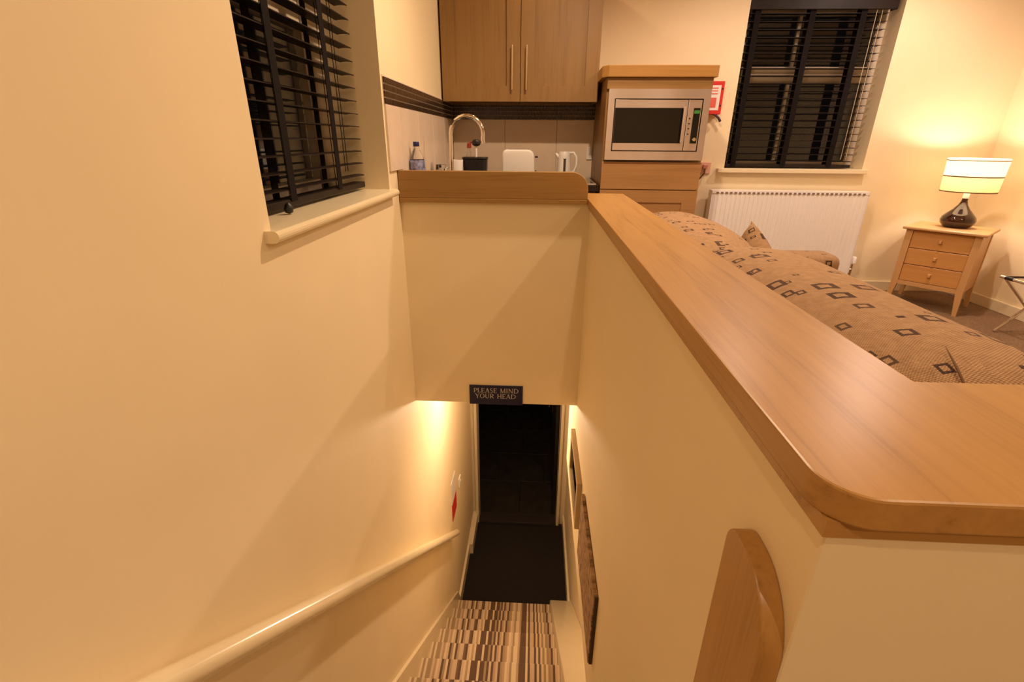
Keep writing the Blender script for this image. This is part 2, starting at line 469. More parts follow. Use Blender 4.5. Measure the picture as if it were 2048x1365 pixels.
# profile of one carpeted step: tread with rounded nosing and riser
pr = [(0.0, -0.0)]
pts = [(-(g + 0.03), -0.20), (-(g + 0.03), 0.0)]
nr = 0.016
pts += [(-nr, 0.0)] + [(-nr + nr * math.sin(a), -nr + nr * math.cos(a)) for a in [PI / 8 * k for k in range(1, 9)]]
pts += [(-nr, -2 * nr - 0.001), (-0.022, -0.2)]
prism(bm, pts, 'x', XL + 0.02, 0.205)
step0 = obj('step', bm, STRIPES, st, True, local=True)
for k in range(0, 14):
    yk, zk = nos(k)
    d = (0, yk - 3.185, zk - LZ)
    if k == 0: step0.location = d
    else: share(step0, st, d)

# ================================================================== HANDRAIL
hr = thing('handrail', (XL, 3.09, -1.84), 'cream painted mopstick handrail sloping down the left wall', 'handrail')
bm = B()
ya, za, yb, zb = 0.15, 0.622, 3.09, -1.835
hx = XL + 0.045
d = Vector((0, yb - ya, zb - za)).normalized(); n = Vector((0, -d.z, d.y))
prof = []
for k in range(20):
    a = 2 * PI * k / 20
    prof.append((0.027 * math.cos(a), 0.025 * math.sin(a)))
ra = [bm.verts.new(Vector((hx, ya, za)) + Vector((p[0], 0, 0)) + n * p[1]) for p in prof]
rb = [bm.verts.new(Vector((hx, yb, zb)) + Vector((p[0], 0, 0)) + n * p[1]) for p in prof]
for k in range(20):
    j = (k + 1) % 20
    bm.faces.new((ra[k], ra[j], rb[j], rb[k]))
bm.faces.new(ra[::-1]); bm.faces.new(rb)
obj('rail', bm, GLOSS, hr, True)
bm = B()
for t in (0.0, 1.0):
    pass
p0, p1 = Vector((0, ya, za)), Vector((0, yb, zb))
f0 = [(XL, ), ]
lo0, lo1 = p0 - n * 0.012, p1 - d * 0.02 - n * 0.012
hi0, hi1 = p0 + n * 0.006, p1 - d * 0.02 + n * 0.006
hull8(bm, [(XL, lo0.y, lo0.z), (hx, lo0.y, lo0.z), (hx, lo1.y, lo1.z), (XL, lo1.y, lo1.z)],
          [(XL, hi0.y, hi0.z), (hx, hi0.y, hi0.z), (hx, hi1.y, hi1.z), (XL, hi1.y, hi1.z)])
obj('wall_fillet', bm, GLOSS, hr)

# ================================================================== MAT + OUTSIDE
m_ = thing('door_mat', (-0.12, 3.75, LZ), 'black ribbed entrance mat at the foot of the stairs', 'mat')
bm = B(); box(bm, XL + 0.024, 0.373, 3.19, 3.90, LZ, LZ + 0.012); box(bm, XL + 0.058, 0.373, 3.90, 4.34, LZ, LZ + 0.012)
obj('pile', bm, MATB, m_)
part('edge_strip', BLACKP, m_, (XL + 0.058, 0.373, 4.34, 4.365, LZ, LZ + 0.010))
# paving slabs outside
gr = thing('paving', (-0.1, 6.0, LZ - 0.06), 'dark stone paving outside the open doorway at night', 'paving', kind='structure')
bm = B(); box(bm, -2.0, 1.9, 4.52, 8.9, LZ - 0.12, LZ - 0.065); obj('bed', bm, DARKDOOR, gr)
bm = B(); box(bm, -0.298, 0.298, -0.298, 0.298, -0.02, 0.02); bev(bm, 0.006, 1)
sl0 = None
for i in range(6):
    for j in range(7):
        loc = (-1.62 + i * 0.6 + (0.3 if j % 2 else 0.0) + 0.1, 4.86 - 6.0 + j * 0.6, 0.018 + random.uniform(-0.004, 0.004))
        if sl0 is None:
            sl0 = obj('slab', bm, PAVING, gr, True, local=True); sl0.location = loc
        else: share(sl0, gr, loc)
# door frame + leaf
dr = thing('door_1', (0.0, 4.46, LZ), 'dark outside door swung open in a cream frame', 'door', kind='structure')
part('frame', GLOSS, dr, (DX0, DX0 + 0.03, 4.36, 4.53, LZ, DZ), (DX1 - 0.03, DX1, 4.36, 4.53, LZ, DZ), (DX0 + 0.03, DX1 - 0.03, 4.36, 4.53, DZ - 0.03, DZ), bevel=0.003)
part('threshold', plain('threshold_strip', (0.05, 0.04, 0.035), 0.35, 0.3), dr, (DX0 + 0.03, DX1 - 0.03, 4.38, 4.53, LZ, LZ + 0.018), bevel=0.004)
lf = part('leaf', DARKDOOR, dr, (DX1 - 0.075, DX1 - 0.03, 4.53, 5.36, LZ + 0.02, DZ - 0.03), bevel=0.004)
hp = part('handle_plate', CHROME, lf, (DX1 - 0.083, DX1 - 0.075, 5.24, 5.29, -1.93, -1.72), bevel=0.002)
bm = B(); tube(bm, [(DX1 - 0.083, 5.265, -1.80), (DX1 - 0.13, 5.265, -1.80), (DX1 - 0.13, 5.13, -1.80)], 0.010)
obj('lever', bm, CHROME, lf, True)
for z in (-1.74, -2.44):
    part('hinge', plain('dark_brass', (0.12, 0.06, 0.02), 0.4, 0.8), dr, (DX1 - 0.034, DX1 - 0.028, 4.37, 4.42, z - 0.05, z + 0.05), bevel=0.001)
# far boundary wall outside
bm = B(); box(bm, -2.0, 1.9, 8.9, 9.1, LZ - 0.1, -0.9)
struct('wall_outside', bm, DARKDOOR, 'dark garden wall beyond the paving outside', 'wall')

# ================================================================== CAPPING (oak)
cap = thing('oak_capping', (0.33, 1.4, 0.8765), 'broad oak capping board with rounded corner on top of the half wall', 'capping')
def arc(cx, cy, r, a0, a1, n):
    return [(cx + r * math.cos(a0 + (a1 - a0) * k / n), cy + r * math.sin(a0 + (a1 - a0) * k / n)) for k in range(n + 1)]
rc = 0.042
out = [(0.229, 2.57)] + arc(0.229 + rc, 0.305 + rc, rc, PI, 1.5 * PI, 12) + [(1.95, 0.305), (1.95, 0.513), (0.429, 0.513), (0.429, 2.57)]
bm = B(); prism(bm, out, 'z', ZC - 0.030, ZC); bev(bm, 0.0025, 2)
obj('board', bm, oak('y'), cap, True)
bm = B()
box(bm, 0.236, XR, 0.315, 2.57, 0.8765 - 0.001, ZC - 0.030)
box(bm, XR, 1.95, 0.315, 0.322, 0.8765 - 0.001, ZC - 0.030)
box(bm, XR, 0.422, 0.322, 2.57, 0.8765, ZC - 0.030)
box(bm, 0.422, 1.95, 0.322, 0.505, 0.8765, ZC - 0.030)
obj('lower_moulding', bm, oak('x'), cap)

# oak upstand on the end wall
up = thing('oak_upstand', (-0.2, 2.33, 0.897), 'oak upstand board with one rounded corner in front of the kitchen sink', 'trim board')
rr = 0.075
o2 = [(XL + 0.002, 0.916)] + [(XL + 0.002, 1.036)] + [(0.228 - rr + rr * math.sin(a), 1.036 - rr + rr * math.cos(a)) for a in [PI / 16 * k for k in range(9)]] + [(0.228, 0.916)]
bm = B(); prism(bm, o2, 'y', 2.308, 2.345); bev(bm, 0.003, 2)
obj('board', bm, shaded_oak('x'), up, True)
part('base_bead', shaded_oak('x'), up, (XL + 0.002, 0.2285, 2.306, 2.47, 0.897, 0.9158), bevel=0.002)

# oak newel board
nb = thing('newel_board', (0.232, 0.38, FZ), 'upright oak board with rounded top fixed to the stairwell side of the half wall', 'newel board')
o3 = [(0.3235, 0.0), (0.3235, 0.705)]
for k in range(1, 11):
    a = PI / 2 * k / 10
    o3.append((0.3235 + 0.070 * (1 - math.cos(a)), 0.705 + 0.081 * math.sin(a)))
o3 += [(0.434 - 0.026 + 0.026 * math.sin(a), 0.786 - 0.026 + 0.026 * math.cos(a)) for a in [PI / 12 * k for k in range(7)]] + [(0.434, 0.0)]
bm = B(); prism(bm, o3, 'x', 0.2205, XR); bev(bm, 0.002, 2)
obj('board', bm, oak('z'), nb, True)

# ================================================================== WINDOWS + BLINDS
def window_left():
    t = thing('window_1', (XL - 0.25, 1.66, WZ0), 'deep window with dark panes in the wall above the stairs', 'window', kind='structure')
    xg0, xg1 = XL - 0.27, XL - 0.215
    ym = 1.665
    fr = [(xg0, xg1, WY0, WY0 + 0.06, WZ0, WZ1), (xg0, xg1, WY1 - 0.19, WY1, WZ0, WZ1), (xg0, xg1, WY0 + 0.06, WY1 - 0.19, WZ0, WZ0 + 0.055),
          (xg0, xg1, WY0 + 0.06, WY1 - 0.19, WZ1 - 0.06, WZ1), (xg0, xg1, WY0 + 0.06, WY1 - 0.19, 1.525, 1.66)]
    part('window_frame', UPVC, t, *fr, bevel=0.004)
    part('pane', PANE, t, (xg0 + 0.02, xg0 + 0.026, WY0 + 0.06, WY1 - 0.19, WZ0 + 0.055, 1.525))
    part('pane', PANE, t, (xg0 + 0.02, xg0 + 0.026, WY0 + 0.06, WY1 - 0.19, 1.66, WZ1 - 0.06))
    s = B()
    sec = [(XL - 0.29, WZ0 - 0.03), (XL + 0.022, WZ0 - 0.03)] + [(XL + 0.022 + 0.013 * math.sin(a), WZ0 - 0.0155 - 0.0145 * math.cos(a)) for a in [PI / 8 * k for k in range(1, 8)]] + [(XL + 0.022, WZ0 - 0.001), (XL - 0.29, WZ0 - 0.001)]
    prism(s, sec, 'y', 1.125, 2.2)
    # keep the board inside the reveal behind the wall face
    obj('sill_board', s, GLOSS, t, True)
window_left()
def window_right():
    t = thing('window_2', (1.85, YK + 0.2, RZ0), 'wide window with cream glazing bars behind the room blind', 'window', kind='structure')
    y0, y1 = YK + 0.15, YK + 0.205
    fr = [(RX0, RX0 + 0.06, y0, y1, RZ0, RZ1), (RX1 - 0.06, RX1, y0, y1, RZ0, RZ1), (RX0 + 0.06, RX1 - 0.06, y0, y1, RZ0, RZ0 + 0.05),
          (RX0 + 0.06, RX1 - 0.06, y0, y1, 1.965, RZ1), (RX0 + 0.06, RX1 - 0.06, y0 - 0.01, y1, 1.60, 1.655), (RX0 + 0.06, RX1 - 0.06, y0, y1, 1.555, 1.598)]
    part('window_frame', UPVC, t, *fr, bevel=0.004)
    part('glazing_bar', UPVC, t, (1.765, 1.785, y0 + 0.01, y1 - 0.01, RZ0 + 0.05, 1.555), bevel=0.003)
    part('glazing_bar', UPVC, t, (1.765, 1.785, y0 + 0.01, y1 - 0.01, 1.655, 1.965), bevel=0.003)
    for xa, xb in ((RX0 + 0.06, 1.765), (1.785, RX1 - 0.06)):
        part('pane', PANE, t, (xa, xb, y1 - 0.03, y1 - 0.024, RZ0 + 0.05, 1.555))
        part('pane', PANE, t, (xa, xb, y1 - 0.03, y1 - 0.024, 1.655, 1.965))
    part('sill_board', GLOSS, t, (RX0 - 0.055, RX1 + 0.02, YK - 0.045, YK, RZ0 - 0.03, RZ0), (RX0 + 0.001, RX1 - 0.001, YK - 0.001, YK + 0.22, RZ0 - 0.03, RZ0 - 0.001), bevel=0.004)
window_right()

def slat_mesh_y(L):
    bm = B(); wd = 0.05; th = 0.003
    pts = []
    for k in range(5):
        u = -wd / 2 + wd * k / 4
        pts.append((u, 0.0025 * (1 - (2 * u / wd) ** 2)))
    top = [(p[0], p[1] + th) for p in pts][::-1]
    return pts + top
bl = thing('venetian_blind', (XL - 0.125, 1.665, WZ0), 'dark slatted venetian blind in the deep window over the stairs', 'blind', 'dark venetian blinds')
bx = XL - 0.125
bm = B(); prism(bm, slat_mesh_y(1), 'y', -0.488, 0.488)
sl = obj('slat', bm, SLAT, bl, True, local=True)
nsl = 23; zb0 = 0.045; sp = 0.0468
for i in range(nsl):
    loc = (0, 0.005, zb0 + 0.012 + i * sp)
    if i == 0: sl.location = loc
    else: share(sl, bl, loc)
part('bottom_rail', SLAT, bl, (bx - 0.025, bx + 0.025, 1.18, 2.158, 0.976, 0.999), bevel=0.003)
part('headrail', SLAT, bl, (bx - 0.028, bx + 0.032, 1.17, 2.165, 2.06, 2.145), bevel=0.003)
for y in (1.50, 1.875):
    for dx in (-0.0275, 0.0275):
        part('ladder_tape', TAPE, bl, (bx + dx - 0.0012, bx + dx + 0.0012, y - 0.019, y + 0.019, 0.992, 2.07))
    bm = B(); tube(bm, [(bx, y + 0.03, 2.07), (bx, y + 0.03, 1.0)], 0.0014, 6); obj('lift_cord', bm, TAPE, bl)
for y in (1.965, 1.99):
    bm = B(); tube(bm, [(bx + 0.02, y, 2.07), (bx + 0.02, y, 1.05)], 0.0014, 6); obj('lift_cord', bm, TAPE, bl)
bm = B(); lathe(bm, [(0.003, 0.968), (0.011, 0.972), (0.013, 0.982), (0.010, 0.992), (0.004, 0.998)], bx + 0.055, 1.40, 14)
obj('cord_weight', bm, BLACKP, bl, True)

br = thing('venetian_blind', (1.83, YK + 0.075, RZ0), 'dark slatted venetian blind with deep pelmet above the radiator', 'blind', 'dark venetian blinds')
by = YK + 0.075
bm = B(); prism(bm, slat_mesh_y(1), 'x', -0.455, 0.455)
sl = obj('slat', bm, SLAT, br, True, local=True)
for i in range(21):
    loc = (0.0, 0, 0.035 + 0.012 + i * 0.0462)
    if i == 0: sl.location = loc
    else: share(sl, br, loc)
part('bottom_rail', SLAT, br, (1.375, 2.285, by - 0.025, by + 0.025, 0.992, 1.012), bevel=0.003)
part('pelmet', SLAT, br, (1.366, 2.322, by - 0.045, by - 0.033, 1.975, 2.11), (2.310, 2.322, by - 0.033, by + 0.02, 1.975, 2.11), bevel=0.003)
part('headrail', SLAT, br, (1.375, 2.30, by - 0.03, by + 0.03, 2.03, 2.1), bevel=0.003)
for x in (1.437, 1.795, 2.125):
    for dy in (-0.0275, 0.0275):
        part('ladder_tape', TAPE, br, (x - 0.019, x + 0.019, by + dy - 0.0012, by + dy + 0.0012, 0.993, 2.05))
for x in (2.20, 2.235):
    bm = B(); tube(bm, [(x, by - 0.032, 2.05), (x, by - 0.032, 1.05)], 0.0018, 6); obj('lift_cord', bm, plain('pale_cord', (0.6, 0.5, 0.35), 0.8), br)

# ================================================================== KITCHEN
# tiles on back and left walls (pieces of those walls)
TZ0, TZ1, TB1 = 0.905, 1.300, 1.408
bm = B(); box(bm, XL + 0.001, 0.395, YK - 0.003, YK, TZ0, TB1); obj('grout_bed', bm, GROUT, wall_back)
bm = B(); box(bm, XL, XL + 0.003, 2.345, YK - 0.003, TZ0, TB1); box(bm, XL, XL + 0.003, 2.190, 2.345, 1.037, TB1); obj('grout_bed', bm, GROUT, wall_left)
for x0, x1 in ((XL + 0.010, -0.250), (-0.247, 0.126), (0.129, 0.394)):
    part('wall_tile', TILE, wall_back, (x0, x1, YK - 0.009, YK - 0.003, TZ0 + 0.002, TZ1), bevel=0.0012, seg=1)
ys = [2.192, 2.39, 2.763, 3.136, 3.509, YK - 0.01]
for a, b_ in zip(ys, ys[1:]):
    part('wall_tile', TILE, wall_left, (XL + 0.003, XL + 0.009, a + 0.0015, b_ - 0.0015, 1.037 if a < 2.3 else TZ0 + 0.002, TZ1), bevel=0.0012, seg=1)
rowh = (TB1 - TZ1 - 0.004) / 4
bm = B()
x = XL + 0.010
while x < 0.390:
    for r_ in range(4):
        z = TZ1 + 0.003 + r_ * rowh; dd = random.uniform(0, 0.0012)
        box(bm, x, x + 0.0105, YK - 0.0085 - dd, YK - 0.003, z, z + rowh - 0.0035)
    x += 0.0125
o = obj('mosaic_border', bm, MOSAIC, wall_back); o['kind'] = 'stuff'
bm = B()
y = 2.192
while y < YK - 0.02:
    for r_ in range(4):
        z = TZ1 + 0.003 + r_ * rowh; dd = random.uniform(0, 0.0012)
        box(bm, XL + 0.003, XL + 0.0085 + dd, y, y + 0.0115, z, z + rowh - 0.0062)
    y += 0.0125
o = obj('mosaic_border', bm, MOSAIC, wall_left); o['kind'] = 'stuff'

# worktop
wt = thing('worktop', (-0.1, 3.5, 0.865), 'black L-shaped kitchen worktop behind the oak upstand', 'worktop')
bm = B()
box(bm, XL + 0.01, -0.05, 2.47, 3.25, 0.867, 0.905); box(bm, XL + 0.01, 0.385, 3.25, YK - 0.01, 0.867, 0.905)
obj('slab', bm, WORKTOP, wt)
# base cabinets under it
def base_cabinet(x0, x1, y0, y1, face, label):
    t = thing('base_cabinet', ((x0 + x1) / 2, (y0 + y1) / 2, FZ), label, 'cabinet')
    part('body', cabinet_oak('z'), t, (x0, x1, y0, y1, FZ + 0.001, 0.866))
    if face == 'y':
        dpart = part('door', cabinet_oak('z'), t, (x0 + 0.003, x1 - 0.003, y0 - 0.02, y0 - 0.001, FZ + 0.12, 0.86), bevel=0.002)
        bm = B(); tube(bm, [(x0 + 0.06, y0 - 0.045, 0.55), (x0 + 0.06, y0 - 0.045, 0.78)], 0.006); obj('handle', bm, NICKEL, dpart, True)
    else:
        dpart = part('door', cabinet_oak('z'), t, (x1 + 0.001, x1 + 0.02, y0 + 0.003, y1 - 0.003, FZ + 0.12, 0.86), bevel=0.002)
        bm = B(); tube(bm, [(x1 + 0.045, y0 + 0.06, 0.55), (x1 + 0.045, y0 + 0.06, 0.78)], 0.006); obj('handle', bm, NICKEL, dpart, True)
base_cabinet(XL + 0.012, -0.09, 2.48, 3.27, 'x', 'oak base cabinet under the sink run of the black worktop')
base_cabinet(-0.06, 0.37, 3.30, YK - 0.012, 'y', 'oak base cabinet under the hob beside the oven tower')

# hob
hb = thing('hob', (0.22, 3.5, 0.905), 'black glass hob with thin steel rim beside the oven tower', 'hob')
part('glass_top', BLACKG, hb, (0.06, 0.365, 3.285, 3.77, 0.905, 0.911))
part('steel_rim', STEEL, hb, (0.055, 0.060, 3.28, 3.775, 0.905, 0.913), (0.365, 0.370, 3.28, 3.775, 0.905, 0.913), (0.060, 0.365, 3.28, 3.285, 0.905, 0.913), (0.060, 0.365, 3.77, 3.775, 0.905, 0.913))

# oven / microwave tower
TX0, TX1, TYF = 0.392, 0.998, 3.23
tw = thing('oven_tower', (0.695, 3.55, FZ), 'tall oak unit housing the built-in microwave above drawers', 'cabinet')
part('side_panel', cabinet_oak('z'), tw, (TX0, TX0 + 0.018, TYF + 0.02, YK - 0.01, FZ, 1.506), bevel=0.001)
part('side_panel', cabinet_oak('z'), tw, (TX1 - 0.018, TX1, TYF + 0.02, YK - 0.01, FZ, 1.506), bevel=0.001)
part('top_rail', cabinet_oak('x'), tw, (TX0 + 0.0, TX1 - 0.0, TYF, TYF + 0.02, 1.447, 1.506), bevel=0.001)
part('shelf', cabinet_oak('x'), tw, (TX0 + 0.018, TX1 - 0.018, TYF + 0.022, YK - 0.01, 1.035, 1.053))
part('back_panel', cabinet_oak('z'), tw, (TX0 + 0.018, TX1 - 0.018, YK - 0.02, YK - 0.01, FZ, 1.50))
bm = B()
ch = 0.05
prism(bm, [(TX0 - 0.032, TYF + 0.03), (TX0 + 0.0, TYF - 0.022), (TX1 + 0.017, TYF - 0.022), (TX1 + 0.017, YK - 0.01), (TX0 - 0.032, YK - 0.01)], 'z', 1.507, 1.568)
bev(bm, 0.003)
obj('cornice', bm, oak('x'), tw, True)
fz = [(0.884, 1.046), (0.690, 0.880), (0.40, 0.686), (FZ + 0.1, 0.396)]
for i, (a, b_) in enumerate(fz):
    if i == 0:
        part('drawer_front', tower_oak('x'), tw, (TX0, TX1, TYF - 0.001, TYF + 0.019, a, b_), bevel=0.002)
    else:
        df = part('drawer_front', tower_oak('x'), tw, (TX0, TX0 + 0.09, TYF, TYF + 0.019, a, b_), (TX1 - 0.09, TX1, TYF, TYF + 0.019, a, b_),
             (TX0 + 0.09, TX1 - 0.09, TYF, TYF + 0.019, b_ - 0.075, b_), (TX0 + 0.09, TX1 - 0.09, TYF, TYF + 0.019, a, a + 0.05))
        part('inset_panel', tower_oak('x'), df, (TX0 + 0.09, TX1 - 0.09, TYF + 0.008, TYF + 0.017, a + 0.05, b_ - 0.075))
# microwave
mw = thing('microwave', (0.695, TYF, 1.053), 'built-in stainless steel microwave with black glass door', 'microwave')
MZ0, MZ1, mx0, mx1 = 1.058, 1.446, 0.402, 0.990
ix0, ix1, iz0, iz1 = 0.438, 0.951, 1.107, 1.395
yf = TYF - 0.022
bm = B()
box(bm, mx0, ix0, yf, TYF, MZ0, MZ1); box(bm, ix1, mx1, yf, TYF, MZ0, MZ1)
box(bm, ix0, ix1, yf, TYF, MZ0, iz0); box(bm, ix0, ix1, yf, TYF, iz1, MZ1)
obj('trim_frame', bm, STEEL, mw)
part('cavity_box', BLACKP, mw, (ix0 + 0.002, ix1 - 0.002, TYF - 0.003, TYF + 0.38, iz0 + 0.002, iz1 - 0.002))
dx1 = 0.866
door = part('door', STEEL, mw, (ix0 + 0.005, dx1, yf + 0.002, TYF - 0.003, iz0 + 0.005, iz1 - 0.005), bevel=0.002)
part('door_glass', BLACKG, door, (ix0 + 0.007, dx1 - 0.018, yf - 0.0005, yf + 0.0018, 1.154, 1.346))
bm = B(); tube(bm, [(0.842, yf - 0.022, 1.158), (0.842, yf - 0.022, 1.352)], 0.0065, 12)
for z in (1.17, 1.34): tube(bm, [(0.842, yf + 0.002, z), (0.842, yf - 0.022, z)], 0.005, 10)
obj('handle', bm, STEEL, door, True)
cp = part('control_panel', STEEL, mw, (dx1 + 0.003, ix1 - 0.005, yf + 0.002, TYF - 0.003, iz0 + 0.005, iz1 - 0.005), bevel=0.002)
part('control_glass', BLACKG, cp, (0.902, 0.940, yf - 0.0005, yf + 0.0018, 1.154, 1.346))
part('display', DISPLAY, cp, (0.905, 0.937, yf - 0.0012, yf - 0.0006, 1.316, 1.334))
bm = B()
for k in range(24):
    pass
seg = 18
c0 = [bm.verts.new((0.921 + 0.013 * math.cos(2 * PI * k / seg), yf - 0.0006, 1.176 + 0.013 * math.sin(2 * PI * k / seg))) for k in range(seg)]
c1 = [bm.verts.new((0.921 + 0.010 * math.cos(2 * PI * k / seg), yf - 0.018, 1.176 + 0.010 * math.sin(2 * PI * k / seg))) for k in range(seg)]
for k in range(seg): bm.faces.new((c0[k], c0[(k + 1) % seg], c1[(k + 1) % seg], c1[k]))
bm.faces.new(c0[::-1]); bm.faces.new(c1)
obj('dial', bm, CHROME, cp, True)
for z in (1.205, 1.235, 1.262, 1.29):
    part('button', BLACKP, cp, (0.880, 0.888, yf - 0.0015, yf + 0.0015, z - 0.003, z + 0.003))

# wall cabinet
wc = thing('wall_cabinet', (-0.13, YK, 1.395), 'oak double-door kitchen wall cabinet above the toaster', 'cabinet')
CX0, CX1, CY, CZ0, CZ1 = -0.628, 0.366, 3.50, 1.395, 2.12
bm = B()
box(bm, CX0, CX0 + 0.018, CY + 0.021, YK - 0.001, CZ0, CZ1); box(bm, CX1 - 0.018, CX1, CY + 0.021, YK - 0.001, CZ0, CZ1)
box(bm, CX0 + 0.018, CX1 - 0.018, CY + 0.021, YK - 0.01, CZ0 + 0.012, CZ0 + 0.03); box(bm, CX0 + 0.018, CX1 - 0.018, CY + 0.021, YK - 0.001, CZ1 - 0.018, CZ1)
box(bm, CX0 + 0.018, CX1 - 0.018, YK - 0.01, YK - 0.001, CZ0, CZ1 - 0.018)
obj('carcass', bm, cabinet_oak('z'), wc)
for a, b_, hx_ in ((CX0, -0.1305, -0.179), (-0.1265, CX1, -0.089)):
    dr_ = part('door', cabinet_oak('z'), wc, (a, a + 0.085, CY, CY + 0.02, CZ0, CZ1), (b_ - 0.085, b_, CY, CY + 0.02, CZ0, CZ1),
               (a + 0.085, b_ - 0.085, CY, CY + 0.02, CZ0, CZ0 + 0.09), (a + 0.085, b_ - 0.085, CY, CY + 0.02, CZ1 - 0.09, CZ1))
    part('panel', cabinet_oak('z'), dr_, (a + 0.083, b_ - 0.083, CY + 0.013, CY + 0.019, CZ0 + 0.088, CZ1 - 0.088))
    bm = B(); tube(bm, [(hx_, CY - 0.030, 1.460), (hx_, CY - 0.030, 1.708)], 0.006, 12)
    for z in (1.475, 1.693): tube(bm, [(hx_, CY, z), (hx_, CY - 0.03, z)], 0.0045, 8)
    obj('handle', bm, NICKEL, dr_, True)

# tap
tp = thing('kitchen_tap', (-0.485, 2.88, 0.905), 'tall chrome swan-neck tap behind the oak upstand', 'tap')
path = [(-0.485, 2.88, 0.94), (-0.485, 2.88, 1.05), (-0.482, 2.88, 1.18)]
cxx, rad = -0.394, 0.089
for k in range(0, 13):
    a = PI - (PI * 1.08) * k / 12
    path.append((cxx + rad * math.cos(a), 2.88, 1.195 + rad * 1.02 * math.sin(a)))
path.append((-0.303, 2.88, 1.148))
bm = B(); tube(bm, path, 0.0115, 14); obj('spout', bm, CHROME, tp, True)
bm = B(); lathe(bm, [(0.026, 0.905), (0.026, 0.912), (0.018, 0.918), (0.0165, 0.99), (0.0135, 1.0)], -0.485, 2.88, 20); obj('body', bm, CHROME, tp, True)
bm = B(); tube(bm, [(-0.485, 2.88, 0.955), (-0.485, 2.835, 0.965)], 0.007, 10); tube(bm, [(-0.485, 2.835, 0.965), (-0.485, 2.79, 0.99)], 0.006, 10)
obj('lever', bm, CHROME, tp, True)

# water bottle
bt = thing('water_bottle', (-0.596, 2.53, 0.905), 'clear plastic water bottle with blue cap by the tiled wall', 'bottle')
bm = B(); lathe(bm, [(0.033, 0.905), (0.037, 0.910), (0.037, 0.965), (0.035, 0.97), (0.037, 0.975), (0.037, 1.06), (0.033, 1.085), (0.018, 1.115), (0.0125, 1.125), (0.0125, 1.142)], -0.596, 2.53, 24)
obj('body', bm, BOTTLE, bt, True)
bm = B(); lathe(bm, [(0.0145, 1.134), (0.015, 1.136), (0.015, 1.153), (0.0135, 1.156)], -0.596, 2.53, 20)
obj('cap', bm, plain('navy_plastic', (0.01, 0.012, 0.09), 0.35), bt, True)
bm = B(); lathe(bm, [(0.0372, 1.025), (0.0376, 1.027), (0.0376, 1.070), (0.0362, 1.072)], -0.596, 2.53, 24, cap=False)
obj('paper_label', bm, plain('blue_white_label', (0.22, 0.22, 0.38), 0.5, var=0.8, nscale=55), bt, True)
# tumbler beside it
gl = thing('drinking_glass', (-0.603, 2.62, 0.905), 'plain drinking glass beside the water bottle', 'glass')
bm = B(); lathe(bm, [(0.022, 0.905), (0.026, 1.03), (0.0245, 1.03), (0.0215, 0.911), (0.001, 0.911)], -0.603, 2.62, 22); obj('tumbler', bm, BOTTLE, gl, True)

# mug and patterned cup
mg = thing('mug', (-0.475, 2.98, 0.905), 'white flared cup in front of the black caddy', 'cup')
bm = B(); lathe(bm, [(0.028, 0.905), (0.030, 0.91), (0.041, 1.058), (0.038, 1.058), (0.027, 0.916), (0.002, 0.914)], -0.475, 2.98, 24); obj('body', bm, WHITE, mg, True)
bm = B(); tube(bm, [(-0.512, 2.98, 1.02), (-0.535, 2.98, 1.01), (-0.54, 2.98, 0.975), (-0.515, 2.98, 0.945)], 0.005, 8); obj('handle', bm, WHITE, mg, True)
cu = thing('coffee_cup', (-0.572, 3.02, 0.905), 'small dark patterned cup beside the white cup', 'cup')
def pat_mat():
    m, nt, b = new_mat('dark_patterned_glaze')
    tc = N(nt, 'ShaderNodeTexCoord'); v = N(nt, 'ShaderNodeTexVoronoi', i_Scale=45.0)
    nt.links.new(tc.outputs['Object'], v.inputs['Vector'])
    r = ramp(nt, v.outputs['Distance'], [(0.35, (0.02, 0.012, 0.01)), (0.6, (0.5, 0.42, 0.36))]); nt.links.new(r.outputs[0], b.inputs['Base Color'])
    b.inputs['Roughness'].default_value = 0.25
    return m
bm = B(); lathe(bm, [(0.034, 0.905), (0.035, 0.908), (0.030, 1.03), (0.027, 1.03), (0.030, 0.912), (0.002, 0.911)], -0.572, 3.02, 22); obj('body', bm, pat_mat(), cu, True)

# black sink caddy with brush and bottle of washing-up liquid
cd = thing('sink_caddy', (-0.375, 3.08, 0.905), 'black rounded sink caddy below the tap spout', 'caddy')
bm = B()
def rrect(cx, cy, hx_, hy_, r, n=5):
    out = []
    for sx, sy, a0 in ((1, 1, 0), (-1, 1, PI / 2), (-1, -1, PI), (1, -1, 1.5 * PI)):
        for k in range(n + 1):
            a = a0 + PI / 2 * k / n
            out.append((cx + sx * (hx_ - r) + r * math.cos(a), cy + sy * (hy_ - r) + r * math.sin(a)))
    return out
outer = rrect(-0.375, 3.08, 0.072, 0.055, 0.025)
a = [bm.verts.new((-0.375 + (p[0] + 0.375) * 0.9, 3.08 + (p[1] - 3.08) * 0.9, 0.905)) for p in outer]
b_ = [bm.verts.new((p[0], p[1], 1.058)) for p in outer]
c = [bm.verts.new((-0.375 + (p[0] + 0.375) * 0.92, 3.08 + (p[1] - 3.08) * 0.92, 1.058)) for p in outer]
d_ = [bm.verts.new((-0.375 + (p[0] + 0.375) * 0.84, 3.08 + (p[1] - 3.08) * 0.84, 0.915)) for p in outer]
for u, v in ((a, b_), (b_, c), (c, d_)):
    for k in range(len(outer)):
        j = (k + 1) % len(outer); bm.faces.new((u[k], u[j], v[j], v[k]))
bm.faces.new(a[::-1]); bm.faces.new(d_)
obj('tub', bm, BLACKP, cd, True)
bm = B()
lid = rrect(-0.375, 3.08, 0.075, 0.057, 0.026)
prism(bm, lid, 'z', 1.059, 1.071); bev(bm, 0.004, 2); obj('rim', bm, BLACKP, cd, True)
bs = thing('dish_brush', (-0.368, 3.08, 0.92), 'round-headed dish brush with pale handle standing in the black caddy', 'brush')
